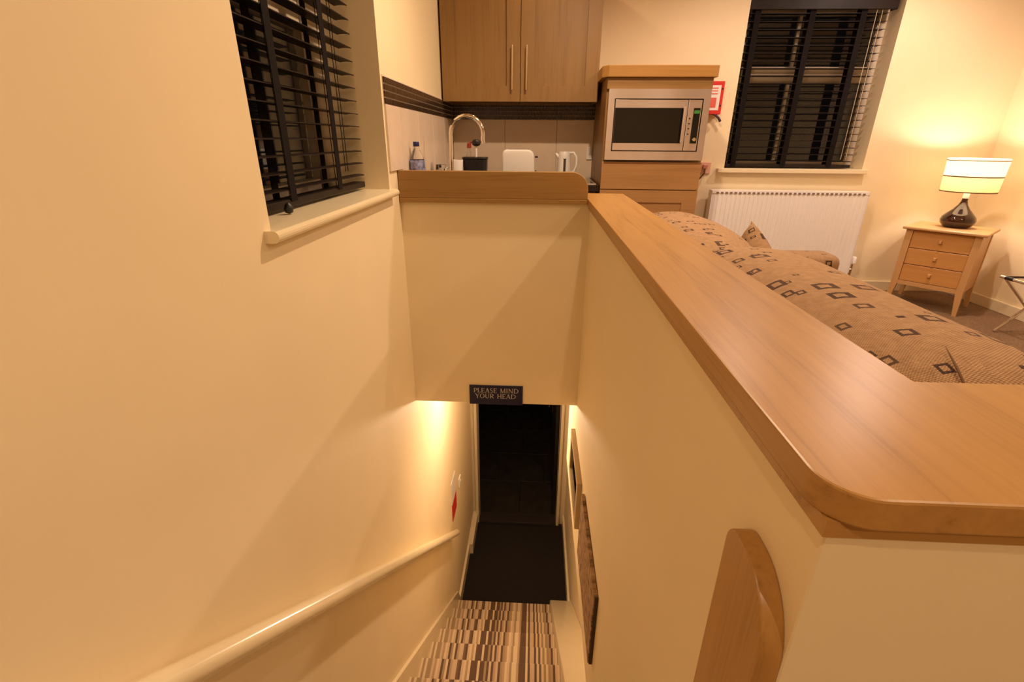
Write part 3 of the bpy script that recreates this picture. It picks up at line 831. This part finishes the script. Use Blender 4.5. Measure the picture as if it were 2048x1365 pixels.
bm = B(); tube(bm, [(-0.370, 3.08, 0.96), (-0.369, 3.08, 1.135)], 0.006, 10); obj('handle', bm, WHITEP, bs, True)
bm = B(); lathe(bm, [(0.008, 1.130), (0.024, 1.138), (0.027, 1.150), (0.022, 1.163), (0.009, 1.168)], -0.368, 3.08, 20); obj('head', bm, BLACKP, bs, True)
wl = thing('soap_bottle', (-0.425, 3.19, 0.905), 'slim washing-up bottle with red nozzle behind the black caddy', 'bottle')
bm = B(); lathe(bm, [(0.026, 0.905), (0.028, 0.91), (0.028, 1.03), (0.012, 1.10), (0.010, 1.12)], -0.425, 3.19, 20); obj('body', bm, BOTTLE, wl, True)
bm = B(); lathe(bm, [(0.012, 1.118), (0.014, 1.12), (0.013, 1.142), (0.005, 1.148)], -0.425, 3.19, 16); tube(bm, [(-0.425, 3.19, 1.142), (-0.398, 3.185, 1.158)], 0.005, 8); obj('nozzle', bm, plain('dark_red_plastic', (0.30, 0.03, 0.015), 0.4), wl, True)

# toaster
ts = thing('toaster', (-0.133, 3.52, 0.905), 'white two-slice toaster on the worktop under the cabinet', 'toaster')
bm = B()
ot = []
hx_ = 0.108
for (x_, z_, r_) in (): pass
prof = [(-0.241, 0.918), (-0.243, 0.96)]
prof = [(-0.240, 0.918)] + [(-0.240 + 0.030 - 0.030 * math.cos(a), 1.108 - 0.030 + 0.030 * math.sin(a)) for a in [PI / 12 * k for k in range(7)]] + \
       [(-0.028 - 0.045 + 0.045 * math.sin(a), 1.108 - 0.045 + 0.045 * math.cos(a)) for a in [PI / 12 * k for k in range(7)]] + [(-0.022, 0.918)]
prism(bm, prof, 'y', 3.44, 3.60); bev(bm, 0.012, 3)
obj('shell', bm, WHITE, ts, True)
part('foot_plate', BLACKP, ts, (-0.232, -0.030, 3.448, 3.592, 0.905, 0.919))
for yy in (3.49, 3.535):
    part('bread_slot', BLACKP, ts, (-0.205, -0.065, yy, yy + 0.022, 1.100, 1.1087))
part('lever', BLACKP, ts, (-0.024, -0.004, 3.505, 3.535, 1.055, 1.067), bevel=0.003)
part('browning_knob', BLACKP, ts, (-0.022, -0.012, 3.51, 3.53, 0.955, 0.975), bevel=0.003)

# kettle
kt = thing('kettle', (0.185, 3.62, 0.913), 'white cordless kettle with water gauge on the hob', 'kettle')
KX, KY = 0.178, 3.62
bm = B(); lathe(bm, [(0.052, 0.930), (0.050, 0.95), (0.043, 1.06), (0.040, 1.085), (0.036, 1.094), (0.010, 1.098)], KX, KY, 28); obj('body', bm, WHITE, kt, True)
bm = B(); lathe(bm, [(0.060, 0.9111), (0.060, 0.922), (0.054, 0.929)], KX, KY, 28); obj('power_base', bm, WHITE, kt, True)
bm = B(); tube(bm, [(KX + 0.032, KY - 0.01, 1.085), (KX + 0.062, KY - 0.015, 1.088), (KX + 0.083, KY - 0.02, 1.06), (KX + 0.086, KY - 0.02, 1.01), (KX + 0.072, KY - 0.015, 0.965), (KX + 0.045, KY - 0.01, 0.955)], 0.0085, 10); obj('handle', bm, WHITE, kt, True)
bm = B(); tube(bm, [(KX - 0.030, KY, 1.05), (KX - 0.060, KY, 1.082)], [0.016, 0.008], 10); obj('spout', bm, WHITE, kt, True)
part('water_gauge', plain('grey_gauge', (0.07, 0.05, 0.04), 0.2), kt, (KX - 0.006, KX + 0.010, KY - 0.053, KY - 0.030, 0.965, 1.055), bevel=0.004)

# wall socket
so = thing('wall_socket', (0.385, YK - 0.009, 1.03), 'white electric switch plate on the tiles beside the oven tower', 'socket')
part('plate', WHITE, so, (0.352, 0.390, YK - 0.019, YK - 0.009, 1.035, 1.121), bevel=0.002)
part('rocker', WHITE, so, (0.364, 0.378, YK - 0.022, YK - 0.019, 1.068, 1.090), bevel=0.001)

# fire blanket
fb = thing('fire_blanket', (1.2, YK, 1.33), 'red and white fire blanket pack hung on the wall beside the oven tower', 'fire blanket')
part('pack', REDP, fb, (1.140, 1.262, YK - 0.045, YK, 1.340, 1.548), bevel=0.004)
part('white_panel', WHITEP, fb, (1.143, 1.240, YK - 0.0462, YK - 0.0452, 1.366, 1.522))
part('instruction_panel', SALMON, fb, (1.150, 1.218, YK - 0.0470, YK - 0.0463, 1.382, 1.445))
for z in (1.505, 1.488, 1.470): part('printed_line', SALMON, fb, (1.160, 1.222, YK - 0.0470, YK - 0.0463, z - 0.004, z + 0.002))
for z in (1.500, 1.395): part('rivet', BLACKP, fb, (1.246, 1.254, YK - 0.0475, YK - 0.0452, z - 0.005, z + 0.005))
bm = B(); tube(bm, [(1.195, YK - 0.03, 1.345), (1.225, YK - 0.04, 1.338), (1.252, YK - 0.045, 1.318), (1.268, YK - 0.045, 1.295)], [0.004, 0.006, 0.008, 0.009], 8); obj('pull_tab', bm, plain('purple_tape', (0.05, 0.012, 0.05), 0.6), fb, True)
# plug and flex on the tower side
pg = thing('plug_socket', (1.24, YK, 0.96), 'small pale plug with dark flex on the wall beside the oven tower', 'socket')
part('plate', plain('pale_pink_plastic', (0.72, 0.42, 0.30), 0.4), pg, (1.185, 1.262, YK - 0.010, YK, 0.945, 1.025), bevel=0.002)
part('plug', plain('dull_orange_plastic', (0.50, 0.20, 0.12), 0.4), pg, (1.200, 1.232, YK - 0.040, YK - 0.010, 0.978, 1.008), bevel=0.004)
bm = B(); tube(bm, [(1.214, YK - 0.036, 0.982), (1.212, YK - 0.042, 0.95), (1.175, YK - 0.04, 0.90), (1.155, YK - 0.03, 0.80), (1.15, YK - 0.025, 0.60), (1.15, YK - 0.025, FZ + 0.08)], 0.006, 8)
obj('flex', bm, plain('dark_brown_flex', (0.10, 0.035, 0.015), 0.5), pg, True)

# ================================================================== RADIATOR
rd = thing('radiator', (1.83, YK, FZ + 0.1), 'white ribbed panel radiator under the wide window', 'radiator')
x0, x1, yf, yb_, z0, z1 = 1.268, 2.385, 3.765, 3.835, 0.225, 0.838
bm = B()
nr_ = 33; pw_ = (x1 - x0 - 0.05) / nr_
pts = [(x0 + 0.004, yf + 0.004), (x0 + 0.022, yf + 0.002)]
for i in range(nr_):
    xa = x0 + 0.025 + i * pw_
    pts += [(xa + pw_ * 0.18, yf + 0.002), (xa + pw_ * 0.34, yf + 0.0048), (xa + pw_ * 0.66, yf + 0.0048), (xa + pw_ * 0.82, yf + 0.002)]
pts += [(x1 - 0.022, yf + 0.002), (x1 - 0.004, yf + 0.004), (x1 - 0.004, yf + 0.014), (x0 + 0.004, yf + 0.014)]
prism(bm, pts, 'z', z0, z1 - 0.022)
obj('ribbed_panel', bm, WHITE, rd)
part('back_panel', WHITE, rd, (x0 + 0.004, x1 - 0.004, yb_ - 0.012, yb_, z0, z1 - 0.02))
part('end_cap', WHITE, rd, (x0, x0 + 0.003, yf, yb_, z0 + 0.02, z1 - 0.002), bevel=0.001)
part('end_cap', WHITE, rd, (x1 - 0.003, x1, yf, yb_, z0 + 0.02, z1 - 0.002), bevel=0.001)
part('top_grille', WHITE, rd, (x0, x1, yf, yb_, z1 - 0.004, z1), (x0, x1, yf, yf + 0.0025, z1 - 0.024, z1 - 0.004), bevel=0.001)
bm = B()
for i in range(nr_):
    xa = x0 + 0.025 + (i + 0.5) * pw_
    box(bm, xa - 0.010, xa + 0.009, yf - 0.0012, yf + 0.001, z1 - 0.0225, z1 - 0.0115)
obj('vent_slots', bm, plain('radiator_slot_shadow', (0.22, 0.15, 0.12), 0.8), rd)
for xx in (1.5, 2.15): part('wall_bracket', WHITE, rd, (xx, xx + 0.03, yb_, YK, z0 + 0.05, z1 - 0.08))
vx = x1 + 0.030
bm = B(); lathe(bm, [(0.014, 0.305), (0.021, 0.312), (0.021, 0.352), (0.016, 0.362)], vx, 3.80, 18); vh = obj('thermostat_head', bm, WHITE, rd, True)
bm = B(); tube(bm, [(vx, 3.80, 0.31), (vx, 3.80, FZ)], 0.0085, 10); tube(bm, [(vx, 3.80, 0.262), (x1 - 0.002, 3.80, 0.262)], 0.011, 10); obj('valve_pipe', bm, NICKEL, rd, True)

# ================================================================== SOFA
def uv_box(o, s=1.0):
    me = o.data; uv = me.uv_layers.new(name='UVMap')
    for p in me.polygons:
        n = p.normal; ax = max(range(3), key=lambda i: abs(n[i]))
        for li in p.loop_indices:
            v = me.vertices[me.loops[li].vertex_index].co
            uv.data[li].uv = ((v.y, v.z), (v.x, v.z), (v.x, v.y))[ax]
    return o
sf = thing('sofa', (0.95, 1.7, FZ), 'beige patterned sofa with square motifs behind the half wall', 'sofa')
def rbox(name, par, b, bw):
    o = part(name, FABRIC, par, b, bevel=bw, seg=4); uv_box(o); return o
rbox('base', sf, (0.48, 1.55, 0.66, 2.72, FZ + 0.06, 0.30), 0.03)
rbox('back_frame', sf, (0.455, 0.64, 0.66, 2.72, FZ + 0.06, 0.70), 0.05)
for x_ in (0.55, 1.5):
    for y_ in (0.72, 2.85):
        part('foot', plain('dark_wood_foot', (0.05, 0.025, 0.012), 0.4), sf, (x_ - 0.025, x_ + 0.025, y_ - 0.025, y_ + 0.025, FZ, FZ + 0.062), bevel=0.004)
def softbox(name, par, cx, cy, cz, a, L, b, e_end=0.30, e_sec=0.75, nu=56, nv=40, wob=0.0, seed=0):
    """soft cushion: superellipsoid, long axis y; UV in metres (length, girth)"""
    rnd = random.Random(seed)
    ph = [rnd.uniform(0, 6.28) for _ in range(6)]
    def sg(v, e): return math.copysign(abs(v) ** e, v)
    bm = B(); uvl = bm.loops.layers.uv.new('UVMap'); rows = []
    per = PI * (1.5 * (a + b) - math.sqrt(a * b)) if a * b > 0 else 1
    for i in range(nu + 1):
        t = -PI / 2 + PI * i / nu
        yy = sg(math.sin(t), e_end) * L; k = sg(math.cos(t), e_end) if 0 < i < nu else 0.02
        row = []
        for j in range(nv):
            q = 2 * PI * j / nv
            w_ = 1 + wob * (0.5 * math.sin(yy * 9 + ph[0] + 2 * math.sin(q + ph[1])) + 0.5 * math.sin(3 * q + yy * 5 + ph[2]))
            x = a * k * sg(math.sin(q), e_sec) * w_; z = b * k * sg(math.cos(q), e_sec) * w_
            row.append(bm.verts.new((cx + x, cy + yy, cz + z)))
        rows.append(row)
    for i in range(nu):
        for j in range(nv):
            jn = (j + 1) % nv
            f = bm.faces.new((rows[i][j], rows[i + 1][j], rows[i + 1][jn], rows[i][jn]))
            ya_, yb2 = rows[i][j].co.y, rows[i + 1][j].co.y
            for lp, (ii, jj) in zip(f.loops, ((i, j), (i + 1, j), (i + 1, j + 1), (i, j + 1))):
                lp[uvl].uv = (rows[ii][0].co.y + 0.37 * seed, per * ((jj / nv + 0.5) % 1.0001) if False else per * jj / nv)
    bm.faces.new(rows[0]); bm.faces.new(rows[-1][::-1])
    return obj(name, bm, FABRIC, par, True, sangle=80)
for k_, (ya_, yb2) in enumerate(((0.66, 1.69), (1.69, 2.72))):
    softbox('seat_cushion', sf, 1.10, (ya_ + yb2) / 2, 0.36, 0.46, (yb2 - ya_) / 2 - 0.005, 0.085, 0.25, 0.45, seed=11 + k_)
cA = softbox('back_cushion', sf, 0.66, 1.120, 0.695, 0.205, 0.500, 0.190, 0.32, 0.80, wob=0.035, seed=3)
cB = softbox('back_cushion', sf, 0.67, 2.190, 0.668, 0.200, 0.525, 0.185, 0.50, 0.80, wob=0.045, seed=5)
# piped seam on the near end of the back cushion
bm = B()
seam = []
for k in range(14):
    yy = 0.725 - 0.097 * k / 13
    st_ = min(0.9999, (abs(yy - 1.12) / 0.5)) ** (1 / 0.32)
    kk = max(0.02, math.sqrt(1 - st_ * st_)) ** 0.32
    q = -0.08 - 0.16 * (k / 13)
    seam.append((0.66 + 0.205 * kk * math.copysign(abs(math.sin(q)) ** 0.8, math.sin(q)), yy, 0.6975 + 0.190 * kk * abs(math.cos(q)) ** 0.8))
tube(bm, seam, [0.0004 + 0.0014 * min(1, k / 6) for k in range(14)], 8)
obj('piping', bm, plain('dark_brown_piping', (0.17, 0.09, 0.045), 0.9), cA, True)
# arms
for ya_, yb2, tag_ in ((2.725, 2.93, 0), (0.53, 0.655, 1)):
    rbox('arm', sf, (0.50, 1.685, ya_, yb2, FZ + 0.06, 0.588), 0.045)
# scatter cushion
sc = thing('scatter_cushion', (1.038, 2.34, 0.624), 'patterned scatter cushion standing on its corner on the sofa', 'cushion')
bm = B(); uvl = bm.loops.layers.uv.new('UVMap'); n_ = 20; hs = 0.15
top, bot = {}, {}
Rm = Matrix.Rotation(math.radians(-14), 3, 'Y') @ Matrix.Rotation(math.radians(4), 3, 'Z') @ Matrix.Rotation(math.radians(45), 3, 'X')
for i in range(n_ + 1):
    for j in range(n_ + 1):
        u, v = -1 + 2 * i / n_, -1 + 2 * j / n_
        th = 0.075 * (max(0, 1 - u * u) * max(0, 1 - v * v)) ** 0.45
        pin = 1 - 0.07 * (1 - u * u) * (v * v) - 0.07 * (1 - v * v) * (u * u)
        p = Vector((0, hs * u * pin, hs * v * pin))
        top[i, j] = bm.verts.new(Rm @ (p + Vector((th, 0, 0))))
        edge = i in (0, n_) or j in (0, n_)
        bot[i, j] = top[i, j] if edge else bm.verts.new(Rm @ (p - Vector((th, 0, 0))))
for i in range(n_):
    for j in range(n_):
        for gset, order in ((top, 1), (bot, -1)):
            idx = [(i, j), (i + 1, j), (i + 1, j + 1), (i, j + 1)]
            if order < 0: idx = idx[::-1]
            try:
                f = bm.faces.new([gset[q] for q in idx])
            except ValueError: continue
            for lp, q in zip(f.loops, idx): lp[uvl].uv = (q[0] / n_ * 0.30, q[1] / n_ * 0.30 + (0.5 if order < 0 else 0))
obj('cover', bm, FABRIC, sc, True, local=True, sangle=80)

# ================================================================== CHEST OF DRAWERS + LAMP
ang = math.atan2(3.213 - 3.547, 2.819 - 2.52)
cw, cdp, chh = 0.445, 0.40, 0.55
fl = Vector((2.522, 3.545))
ux = Vector((math.cos(ang), math.sin(ang))); uy = Vector((-ux.y, ux.x))
cc = fl + ux * cw / 2 + uy * cdp / 2
ct = thing('chest_of_drawers', (cc.x, cc.y, FZ), 'small beech three-drawer chest on tapered legs under the table lamp', 'chest', rz=ang)
hw, hd = cw / 2, cdp / 2
bm = B(); box(bm, -hw, hw, -hd, hd, chh - 0.018, chh); bev(bm, 0.006, 2); obj('top', bm, beech('x'), ct, True, local=True)
for sx in (-1, 1):
    for sy in (-1, 1):
        xo, yo = sx * (hw - 0.022), sy * (hd - 0.022)
        xi, yi = xo - sx * 0.038, yo - sy * 0.034
        fx = xo + sx * 0.006; fxi = fx - sx * 0.022; fyi = yo - sy * 0.022
        bm = B(); hull8(bm, [(fx, yo, 0), (fxi, yo, 0), (fxi, fyi, 0), (fx, fyi, 0)], [(xo, yo, 0.16), (xi, yo, 0.16), (xi, yi, 0.16), (xo, yi, 0.16)])
        hull8(bm, [(xo, yo, 0.16), (xi, yo, 0.16), (xi, yi, 0.16), (xo, yi, 0.16)], [(xo, yo, chh - 0.019), (xi, yo, chh - 0.019), (xi, yi, chh - 0.019), (xo, yi, chh - 0.019)])
        bmesh.ops.remove_doubles(bm, verts=bm.verts, dist=1e-5)
        obj('leg', bm, beech('z'), ct, local=True)
xi_, yi_ = hw - 0.060, hd - 0.030
bm = B()
box(bm, -hw + 0.026, -hw + 0.038, -yi_ + 0.027, yi_ - 0.027, 0.155, chh - 0.019); obj('side_panel', bm, beech('z'), ct, local=True)
bm = B(); box(bm, hw - 0.038, hw - 0.026, -yi_ + 0.027, yi_ - 0.027, 0.155, chh - 0.019); obj('side_panel', bm, beech('z'), ct, local=True)
bm = B(); box(bm, -xi_, xi_, yi_ - 0.012, yi_, 0.155, chh - 0.019); obj('back_panel', bm, beech('x'), ct, local=True)
bm = B(); box(bm, -xi_, xi_, -yi_ - 0.004, -yi_ + 0.016, 0.150, 0.178); obj('bottom_rail', bm, beech('x'), ct, local=True)
for a, b_ in ((0.181, 0.293), (0.297, 0.405), (0.409, 0.527)):
    bm = B(); box(bm, -xi_ + 0.001, xi_ - 0.001, -yi_ + 0.002, -yi_ + 0.020, a, b_); bev(bm, 0.002, 1); df = obj('drawer', bm, oak('x', (0.54, 0.25, 0.075), (0.64, 0.33, 0.105), 0.42, 'drawer_front_wood'), ct, True, local=True)
    bm = B(); hull8(bm, [(-0.006, -yi_ - 0.018, (a + b_) / 2 - 0.008), (0.006, -yi_ - 0.018, (a + b_) / 2 - 0.008), (0.011, -yi_ + 0.002, (a + b_) / 2 - 0.012), (-0.011, -yi_ + 0.002, (a + b_) / 2 - 0.012)],
                          [(-0.006, -yi_ - 0.018, (a + b_) / 2 + 0.008), (0.006, -yi_ - 0.018, (a + b_) / 2 + 0.008), (0.011, -yi_ + 0.002, (a + b_) / 2 + 0.012), (-0.011, -yi_ + 0.002, (a + b_) / 2 + 0.012)])
    obj('knob', bm, beech('z'), df, local=True)

LX, LY, LB = 2.85, 3.52, FZ + chh
lp = thing('table_lamp', (LX, LY, LB), 'lit table lamp with brown teardrop base and two-tone drum shade', 'lamp')
prof = [(0.060, LB), (0.074, LB + 0.006), (0.093, LB + 0.030), (0.097, LB + 0.048), (0.090, LB + 0.070), (0.070, LB + 0.094), (0.045, LB + 0.120), (0.026, LB + 0.148), (0.017, LB + 0.172), (0.0155, LB + 0.190)]
bm = B(); lathe(bm, prof, LX, LY, 36); obj('base', bm, BROWNG, lp, True, sangle=60)
bm = B(); lathe(bm, [(0.016, LB + 0.190), (0.017, LB + 0.194), (0.017, LB + 0.215), (0.014, LB + 0.260)], LX, LY, 20); obj('lamp_holder', bm, WHITE, lp, True)
SZ0, SZ1 = LB + 0.232, LB + 0.440
def ring(name, mat, za, zb, ra, rb, th=0.0015):
    bm = B(); lathe(bm, [(ra, za), (rb, zb), (rb - th, zb), (ra - th, za), (ra, za)], LX, LY, 48, cap=False)
    return obj(name, bm, mat, lp, True, sangle=50)
zm = SZ0 + 0.098
rf = lambda z: 0.148 + 0.009 * (z - SZ0) / (SZ1 - SZ0)
ring('shade_lower_band', SHADE_Y, SZ0 + 0.006, zm - 0.003, rf(SZ0), rf(zm))
ring('shade_upper_band', SHADE_W, zm + 0.004, SZ1 - 0.014, rf(zm), rf(SZ1))
ring('shade_top_band', SHADE_W, SZ1 - 0.010, SZ1, rf(SZ1), rf(SZ1))
TRIM = plain('brown_shade_trim', (0.16, 0.07, 0.02), 0.7)
ring('shade_trim', TRIM, SZ0, SZ0 + 0.006, rf(SZ0) + 0.001, rf(SZ0) + 0.001, 0.003)
ring('shade_trim', TRIM, zm - 0.003, zm + 0.004, rf(zm) + 0.001, rf(zm) + 0.001, 0.003)
ring('shade_trim', TRIM, SZ1 - 0.014, SZ1 - 0.010, rf(SZ1) + 0.001, rf(SZ1) + 0.001, 0.003)
bm = B()
for k in range(3):
    a = 2 * PI * k / 3 + 0.4
    tube(bm, [(LX, LY, SZ0 + 0.03), (LX + 0.147 * math.cos(a), LY + 0.147 * math.sin(a), SZ0 + 0.03)], 0.0015, 6)
obj('shade_carrier', bm, CHROME, lp)
bm = B(); lathe(bm, [(0.012, LB + 0.26), (0.016, LB + 0.275), (0.028, LB + 0.315), (0.027, LB + 0.335), (0.014, LB + 0.352), (0.003, LB + 0.356)], LX, LY, 20)
obj('bulb', bm, emit('lit_bulb', (1.0, 0.80, 0.55), 30.0), lp, True)
pl = bpy.data.lights.new('table_lamp_light', 'POINT'); pl.energy = 11; pl.color = (1.0, 0.80, 0.70); pl.shadow_soft_size = 0.03
po = bpy.data.objects.new('table_lamp_light', pl); C.objects.link(po); po.location = (LX, LY, LB + 0.375)

# ================================================================== LUGGAGE STAND
lr = thing('luggage_stand', (3.0, 2.75, FZ), 'folding chrome luggage stand beside the chest of drawers', 'luggage stand')
zt = 0.425
def leg(a, b_): 
    bm = B(); tube(bm, [a, b_], 0.0095, 10); return obj('leg', bm, CHROME, lr, True)
ya_, yb2 = 2.99, 2.57
xa_, xb_ = 2.81, 3.15
for yy, dy in ((ya_, 0.0), (yb2, 0.0)):
    leg((xa_ + 0.0, yy, zt - 0.0), (xb_ + 0.02, yy + 0.02, FZ + 0.008))
    leg((xb_ + 0.0, yy - 0.022, zt), (xa_ + 0.03, yy - 0.025, FZ + 0.008))
for xx in (xa_, xb_):
    bm = B(); tube(bm, [(xx, ya_ + 0.03, zt), (xx, yb2 - 0.05, zt)], 0.0095, 10); obj('top_rail', bm, CHROME, lr, True)
for yy in (ya_ - 0.03, (ya_ + yb2) / 2, yb2 + 0.02):
    bm = B(); box(bm, xa_, xb_, yy - 0.02, yy + 0.02, zt + 0.009, zt + 0.0115); obj('strap', bm, TAPE, lr)
for xx in (xa_, xb_):
    bm = B(); tube(bm, [(xx, ya_ - 0.005, zt), (xx, ya_ - 0.055, zt)], 0.0115, 10); obj('rubber_grip', bm, BLACKP, lr, True)

# ================================================================== SIGNS AND PICTURES
sg_ = thing('warning_sign', (-0.196, YE, -0.115), 'navy sign asking people to mind their head on the header wall', 'sign')
part('plate', BLUEP, sg_, (-0.341, -0.052, YE - 0.006, YE, -0.172, -0.056), bevel=0.001)
def glyphs(text, x0, z0, h, width, bm, yq):
    W = {'P': .62, 'L': .60, 'E': .62, 'A': .80, 'S': .56, 'M': .98, 'I': .34, 'N': .86, 'D': .82, 'Y': .74, 'O': .86, 'U': .80, 'R': .74, 'H': .84, ' ': .42}
    tk, tn = 0.125, 0.060
    total = sum(W[c] + 0.09 for c in text); kx = width / total
    def seg(a, b_, th):
        a, b_ = Vector(a), Vector(b_); d = (b_ - a); d.normalize(); nn = Vector((-d.y, d.x)) * th / 2
        q = [a + nn, b_ + nn, b_ - nn, a - nn]
        vs = [bm.verts.new((cx + p.x * kx, yq, z0 + p.y * h)) for p in q]; bm.faces.new(vs)
    def serif(x, z): seg((x - .12, z), (x + .12, z), .05)
    def curve(ptsf, n, thf):
        P = [ptsf(k / n) for k in range(n + 1)]
        for k in range(n): seg(P[k], P[k + 1], thf((k + .5) / n))
    cx = x0
    for ch_ in text:
        w_ = W[ch_]
        def V(x, th=tk, s0=True, s1=True):
            seg((x, 0), (x, 1), th)
            if s0: serif(x, .02)
            if s1: serif(x, .98)
        def bowl(x, z_lo, z_hi, rx):
            zc, rz_ = (z_lo + z_hi) / 2, (z_hi - z_lo) / 2
            seg((x, z_hi), (x + .12, z_hi), tn); seg((x, z_lo), (x + .12, z_lo), tn)
            curve(lambda t: (x + .12 + (rx - .12) * math.sin(PI * t), zc + rz_ * math.cos(PI * t)), 10, lambda t: tn + (tk - tn) * math.sin(PI * t))
        if ch_ == 'P': V(.14); bowl(.14, .45, .97, .50)
        elif ch_ == 'R': V(.14); bowl(.14, .47, .97, .48); seg((.32, .47), (.68, .02), tk)
        elif ch_ == 'D': V(.14); bowl(.14, .03, .97, .70)
        elif ch_ == 'L': V(.14); seg((.14, .03), (.56, .03), tn); seg((.56, 0), (.56, .2), tn)
        elif ch_ == 'E':
            V(.14)
            for z in (.03, .5, .97): seg((.14, z), (.54, z), tn)
            seg((.55, 0), (.55, .18), tn); seg((.55, .82), (.55, 1), tn)
        elif ch_ == 'A': seg((.10, 0), (.40, 1), tn); seg((.40, 1), (.70, 0), tk); seg((.2, .34), (.58, .34), tn); serif(.10, .02); serif(.70, .02)
        elif ch_ == 'S':
            curve(lambda t: (.28 + .19 * math.cos(PI * (.15 + 1.35 * t)), .74 + .24 * math.sin(PI * (.15 + 1.35 * t))), 10, lambda t: tn + .05 * t)
            curve(lambda t: (.28 - .20 * math.cos(PI * (.15 + 1.35 * t)), .25 - .24 * math.sin(PI * (.15 + 1.35 * t))), 10, lambda t: tn + .05 * t)
        elif ch_ == 'M': V(.12, tn); V(.86, tk); seg((.12, 1), (.48, 0), tk); seg((.48, 0), (.86, 1), tn)
        elif ch_ == 'I': V(.17)
        elif ch_ == 'N': V(.12, tn); V(.74, tn, False, True); seg((.12, 1), (.74, 0), tk)
        elif ch_ == 'Y': seg((.06, 1), (.37, .45), tk); seg((.68, 1), (.37, .45), tn); seg((.37, 0), (.37, .47), tk); serif(.06, .98); serif(.68, .98); serif(.37, .02)
        elif ch_ == 'O': curve(lambda t: (.43 + .36 * math.cos(2 * PI * t), .5 + .47 * math.sin(2 * PI * t)), 20, lambda t: tn + (tk - tn) * abs(math.cos(2 * PI * t)))
        elif ch_ == 'U':
            seg((.14, .3), (.14, 1), tk); seg((.66, .3), (.66, 1), tn); serif(.14, .98); serif(.66, .98)
            curve(lambda t: (.40 - .26 * math.cos(PI * t), .30 - .28 * math.sin(PI * t)), 10, lambda t: tk - (tk - tn) * t)
        elif ch_ == 'H': V(.14); V(.70); seg((.14, .5), (.70, .5), tn)
        cx += (w_ + .09) * kx
bm = B()
glyphs('PLEASE MIND', -0.318, -0.099, 0.027, 0.243, bm, YE - 0.0066)
glyphs('YOUR HEAD', -0.309, -0.133, 0.027, 0.220, bm, YE - 0.0066)
obj('lettering', bm, SILVERT, sg_)

cv = thing('canvas_picture', (XR, 1.47, -0.6), 'mottled brown canvas picture low on the stairwell side of the half wall', 'picture')
part('canvas', CANVAS, cv, (XR - 0.016, XR - 0.002, 1.215, 1.74, -0.605, -0.270), bevel=0.001)
part('gap_shadow_strip', plain('gap_shadow_brown', (0.05, 0.025, 0.012), 0.6), cv, (XR - 0.012, XR, 1.2105, 1.2145, -0.605, -0.270))  # painted dark strip standing in for the shadow gap beside the canvas
fp = thing('framed_picture', (XR, 2.09, -0.6), 'small dark framed picture on the half wall nearest the hall', 'picture')
fy0, fy1, fz0, fz1 = 1.86, 2.335, -0.585, -0.315
bm = B()
box(bm, XR - 0.022, XR, fy0, fy0 + 0.045, fz0, fz1); box(bm, XR - 0.022, XR, fy1 - 0.045, fy1, fz0, fz1)
box(bm, XR - 0.022, XR, fy0 + 0.045, fy1 - 0.045, fz0, fz0 + 0.04); box(bm, XR - 0.022, XR, fy0 + 0.045, fy1 - 0.045, fz1 - 0.04, fz1)
obj('frame', bm, plain('pale_taupe_frame', (0.50, 0.36, 0.20), 0.4, var=0.05), fp)
part('glazed_print', BLACKG, fp, (XR - 0.014, XR - 0.002, fy0 + 0.045, fy1 - 0.045, fz0 + 0.04, fz1 - 0.04))

nt_ = thing('fire_notice', (XL, 3.27, -1.75), 'red and white fire notice on the left wall above the handrail end', 'notice')
part('white_card', WHITEP, nt_, (XL, XL + 0.004, 3.17, 3.36, -1.63, -1.42), bevel=0.001)
part('red_panel', REDP, nt_, (XL, XL + 0.005, 3.17, 3.37, -1.80, -1.632), bevel=0.001)
sw = thing('light_switch', (XL, 3.56, -1.72), 'small white light switch on the left hall wall', 'switch')
part('plate', WHITE, sw, (XL, XL + 0.009, 3.52, 3.605, -1.73, -1.645), bevel=0.002)
part('rocker', WHITE, sw, (XL + 0.009, XL + 0.013, 3.55, 3.575, -1.70, -1.675), bevel=0.001)
# hall lamp: small fitting under the hall ceiling, hidden from the stairs by the header
HX, HY, HZ = -0.22, 2.95, -0.42
bm = B(); lathe(bm, [(0.040, ZH), (0.040, ZH - 0.012), (0.008, ZH - 0.02), (0.006, ZH - 0.13), (0.030, ZH - 0.15), (0.034, ZH - 0.19), (0.032, ZH - 0.19), (0.028, ZH - 0.152), (0.002, ZH - 0.14)], HX, HY, 24)
obj('lamp_fitting', bm, WHITE, hc, True)
hl = bpy.data.lights.new('hall_lamp_light', 'POINT'); hl.energy = 27; hl.color = (1.0, 0.74, 0.52); hl.shadow_soft_size = 0.035
ho = bpy.data.objects.new('hall_lamp_light', hl); C.objects.link(ho); ho.location = (HX, HY, HZ)
